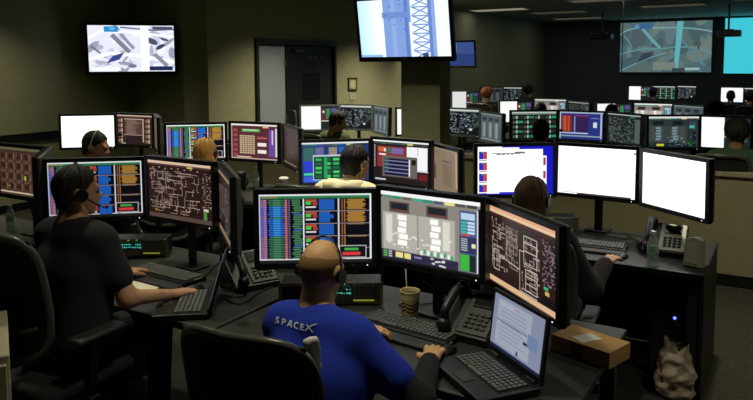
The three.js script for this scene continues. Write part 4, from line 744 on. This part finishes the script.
  if (o.collar) { const g = new THREE.TorusGeometry(.066 * s, .014, 8, 28).rotateX(Math.PI / 2 - .25); part('collar', g, cloth, shirt, neck.clone().addScaledVector(up, -.005).toArray()); }
  if (o.hood) part('hood', surface([EL(0, 0, 0, .13, .055, .075), C(-.09, .02, .0, .035, .09, .02, 0, .035), C(-.11, .02, -.06, .03, -.06, .04, .03, .035), C(.11, .02, -.06, .03, .06, .04, .03, .035)], { k: .03, cell: .009 }), cloth, shirt, off(sh, 0, .035, .075).toArray(), [.3, 0, 0]);
  part('trousers', surface([CV(off(hip, -.08), .122 * s, off(hip, .08), .122 * s), ...legs], { k: .035, cell: Math.max(cell, .018), inflate: .012 }), std(o.pants ?? 0x101216, .95), t);
  part('shoes', surface(feet, { k: .01, cell: .016, inflate: .008 }), M.rubber, t);
  const hg = new THREE.Group(); hg.name = 'head_features'; t.add(hg); hg.applyMatrix4(hq);
  if (!o.plain) part('eyes', eyesGeo, std(0x1a1410, .3), hg);
  if (o.hair) { const h = part('hair', HAIR[o.hair], std(o.hairColor ?? 0x15100c, .75), hg); if (o.hairLabel) h.userData.label = o.hairLabel; }
  const done = () => ({ t, hipY, shirt, shirtPrims, sh, up, seat: hipY - .128 * s });
  if (o.headset) {
    const g = new THREE.Group(); g.name = 'headset'; t.add(g); g.applyMatrix4(hq);
    const k = { short: 1.07, bob: 1.03, long: 1.03, bushy: 1.12 }[o.hair] ?? 1; g.scale.multiplyScalar(k);
    part('headband', bandGeo, o.bandMat ?? headsetMat, g); if (o.slim) { part('ear_clip', rbox(.008, .05, .012, .003), o.bandMat, g, [.094, .02, .012]); return done(); }
    for (const x of [-.093, .093]) part('ear_cup', cupGeo, headsetMat, g, [x, -.012, .012]);
    part('microphone_boom', boomGeo, headsetMat, g); part('microphone', micGeo, headsetMat, g, [.04, -.078, -.118]);
  }
  return done();
}
// head centre from a pixel: (px of the middle, py of the top, view depth), top of skull .115 above the centre
const headAt = (px, top, z, s = 1) => { const p = at(px, top, { z }); p.y -= .112 * s; return p; };
function seated(o, chairLabel) { const r = person(o); if (chairLabel) chair(o.hip[0] + (o.chairShift?.[0] ?? 0), o.hip[1] + (o.chairShift?.[1] ?? 0), o.chairYaw ?? o.yaw ?? 0, r.seat, chairLabel, o.backUp); return r; }

seated({ label: 'person with dark hair in dark polo shirt wearing headset, hand on mouse', hip: [-2.78, 1.92], size: .95, chairShift: [-.06, -.04], yaw: 4, head: headAt(77, 167.5, 3.2, .95), headYaw: -24, headPitch: -4, right: onDesk(172, 294, DESK + .05), left: onDesk(126, 272, DESK + .05), shirt: 0x16181c, collar: true, hair: 'short', hairColor: 0x1a130d, headset: true, cell: .013 }, 'black mesh office chair of the operator in dark polo');
const blue = seated({ label: 'person with shaved head in bright blue shirt wearing headset, hand on mouse', hip: [-1.34, 1.8], size: .96, flare: 1.3, chairYaw: 6, chairShift: [-.05, -.04], backUp: .445, yaw: 0, head: headAt(322, 240, 2.52), headYaw: 2, headPitch: -14, right: onDesk(430, 361, DESK + .045), left: onDesk(350, 333, DESK + .05), shirt: 0x0a2a9c, long: false, under: 0x0b0c0f, shirtLabel: 'bright blue cotton shirt with white lettering on the back', hair: 'fringe', hairColor: 0x946c45, headset: true, skin: 0xc79a6a, cell: .012 }, 'black mesh office chair behind the blue shirt operator');
{ // lettering across the shoulders
  const c = document.createElement('canvas'); c.width = 512; c.height = 128; const x = c.getContext('2d'); x.clearRect(0, 0, 512, 128); x.fillStyle = '#c9d2da'; x.strokeStyle = '#c9d2da';
  x.font = 'bold 92px sans-serif'; 'SPACE'.split('').forEach((ch, i) => { x.save(); x.translate(10 + i * 78, 104); x.scale(1.12, .92); x.fillText(ch, 0, 0); x.restore(); });
  x.lineWidth = 13; x.beginPath(); x.moveTo(402, 40); x.lineTo(470, 104); x.stroke(); x.beginPath(); x.moveTo(398, 104); x.quadraticCurveTo(440, 50, 508, 24); x.lineTo(508, 18); x.quadraticCurveTo(430, 34, 386, 104); x.fill();
  const tex = new THREE.CanvasTexture(c); tex.colorSpace = THREE.SRGBColorSpace; tex.magFilter = THREE.LinearFilter;
  const m = std(0xffffff, .8, { map: tex, transparent: true, side: THREE.DoubleSide });
  const nu = 36, nv = 8, pos = [], uv = [], idx = [], w = .19, h = .045, base = blue.sh.clone().addScaledVector(blue.up, .05); base.x -= .035;
  for (let j = 0; j <= nv; j++) for (let i = 0; i <= nu; i++) {
    const u = i / nu, v = j / nv, q = base.clone().addScaledVector(blue.up, (v - .5) * h); q.x += (u - .5) * w; q.z += .3;
    for (let k = 0; k < 200; k++) { const d = field(blue.shirtPrims, .04, .013, q.x, q.y, q.z) - .0025; if (d < .0004) break; q.z -= Math.max(.0004, d * .7); }
    pos.push(q.x, q.y, q.z); uv.push(u, v);
  }
  for (let j = 0; j < nv; j++) for (let i = 0; i < nu; i++) { const a = j * (nu + 1) + i, b = a + nu + 1; idx.push(a, a + 1, b, b, a + 1, b + 1); }
  const g = new THREE.BufferGeometry(); g.setAttribute('position', new THREE.Float32BufferAttribute(pos, 3)); g.setAttribute('uv', new THREE.Float32BufferAttribute(uv, 2)); g.setIndex(idx); g.computeVertexNormals();
  part('lettering', g, m, blue.shirt);
}
seated({ label: 'person in profile with short dark hair wearing pale headset before blank white monitor', hip: [-5.3, 3.72], yaw: -30, head: headAt(96, 133, 5.75), headYaw: -30, headPitch: -12, shirt: 0x4a4c4c, hair: 'short', hairColor: 0x1c1610, headset: true, bandMat: std(0xb8b8b0, .4), slim: true, cell: .018 }, 'black office chair of the person in profile');
seated({ label: 'person with blond hair seen from behind wearing dark headset', hip: [-4.1, 3.8], yaw: 20, head: headAt(205, 139, 5.55, .95), size: .95, headYaw: 0, shirt: 0x24262a, hair: 'bob', hairColor: 0xc08e46, headset: true, cell: .018 }, 'black office chair of the blond operator');
seated({ label: 'person with black hair in pale cream hooded top', hip: [-2.5, 3.52], yaw: 6, head: headAt(356, 146, 4.62), headYaw: -14, shirt: 0xeee6c0, long: true, hood: true, shirtLabel: 'pale cream hooded sweatshirt', hair: 'short', hairColor: 0x0e0b09, cell: .016 }, 'black office chair of the hooded operator');
seated({ label: 'person with long brown hair wearing headset, hand on mouse by white screens', hip: [-1.16, 3.6], yaw: 6, size: .95, head: headAt(532, 179, 3.72, .95), headYaw: -4, right: onDesk(606, 263, DESK + .045), shirt: 0x170f15, long: true, hair: 'long', hairColor: 0x4a3520, headset: true, cell: .014 }, 'black office chair of the brown haired operator');
seated({ label: 'person in green jacket bent towards half white monitor', hip: [-4.95, 7.0], yaw: -8, head: headAt(338, 112, 8.55), headYaw: -30, headPitch: -14, shirt: 0x4c5a2c, long: true, hair: 'short', hairColor: 0x241a12, headset: true, cell: .02 }, 'black office chair of the green jacket operator');
seated({ label: 'person with grey hair in green shirt before half white monitor', hip: [-.42, 6.78], yaw: 4, head: headAt(737, 121, 6.15), headYaw: 10, shirt: 0x4a6a4c, hair: 'bushy', hairColor: 0x3a3630, cell: .018, chairShift: [-.12, -.02] }, 'black office chair of the grey haired operator');
seated({ label: 'person with dark hair before the green status monitor', hip: [-2.2, 6.95], head: headAt(541.5, 121, 7.15), shirt: 0x17191b, hair: 'short', cell: .022, plain: true }, 'black office chair before the green status monitor');
seated({ label: 'person with bare hand on keyboard beside the water bottle', hip: [-4.5, 1.9], head: V(-4.5, 1.28, -2.05), right: onDesk(4, 247, DESK + .05), shirt: 0x1c1c20, hair: 'short', cell: .018, skin: 0xc49a74 }, 'black office chair of the person with bare hand on keyboard');
{ // white cloth caught between the blue shirt and the chair frame
  const p = at(313, 352, { z: 2.02 }), g = surface([EL(0, 0, 0, .024, .04, .01), C(-.012, .02, 0, .012, .014, -.045, .006, .014), C(-.02, .03, -.004, .01, .006, .036, -.006, .009)], { k: .015, cell: .005 });
  const o = part(numbered('cloth'), g, M.white, scene, p.toArray(), [0, 31 * R, 0]); tag(o, 'white cloth hanging over the mesh chair behind the blue shirt', 'cloth');
}
// far rows
const far = [
  [487, 88.5, 12.9, 'bushy', 0x8a4a1c, 0x2a2420, 'person with orange hair in the far rows beside half white monitor'],
  [529, 86, 15, 'bushy', 0x0e0c0a, 0x14161a, 'person with dark hair beside the far tangled diagram'],
  [541, 104, 10.3, 'short', 0x0d0b0a, 0x131518, 'person with dark hair before the pale panel monitor'],
  [612, 105, 9.6, 'short', 0x0c0a09, 0x131518, 'person with dark hair before half white monitor behind grey speckled one'],
  [715.5, 102.5, 9.2, 'bushy', 0x0b0a0a, 0x0f1012, 'person with bushy dark hair in the fourth row'],
  [653.5, 87.5, 15.2, 'short', 0x0a0a0a, 0x0e1012, 'person in silhouette under the aerial picture'],
  [731, 91, 14.9, 'short', 0x0a0a0a, 0x0e1012, 'person in silhouette before the white monitor under cyan screen'],
  [750, 92.5, 14.3, 'bushy', 0x0a0a0a, 0x0e1012, 'person in silhouette before violet grey monitor under cyan screen'],
];
for (const [px, top, z, hair, hc, shirt, label] of far) { const h = headAt(px, top, z); seated({ label, hip: [h.x, -h.z - .12], head: h, shirt, long: true, hair, hairColor: hc, cell: .03, plain: true }, 'black office chair of the ' + label.split(' ').slice(0, 9).join(' ')); }
renderer.render(scene, camera);
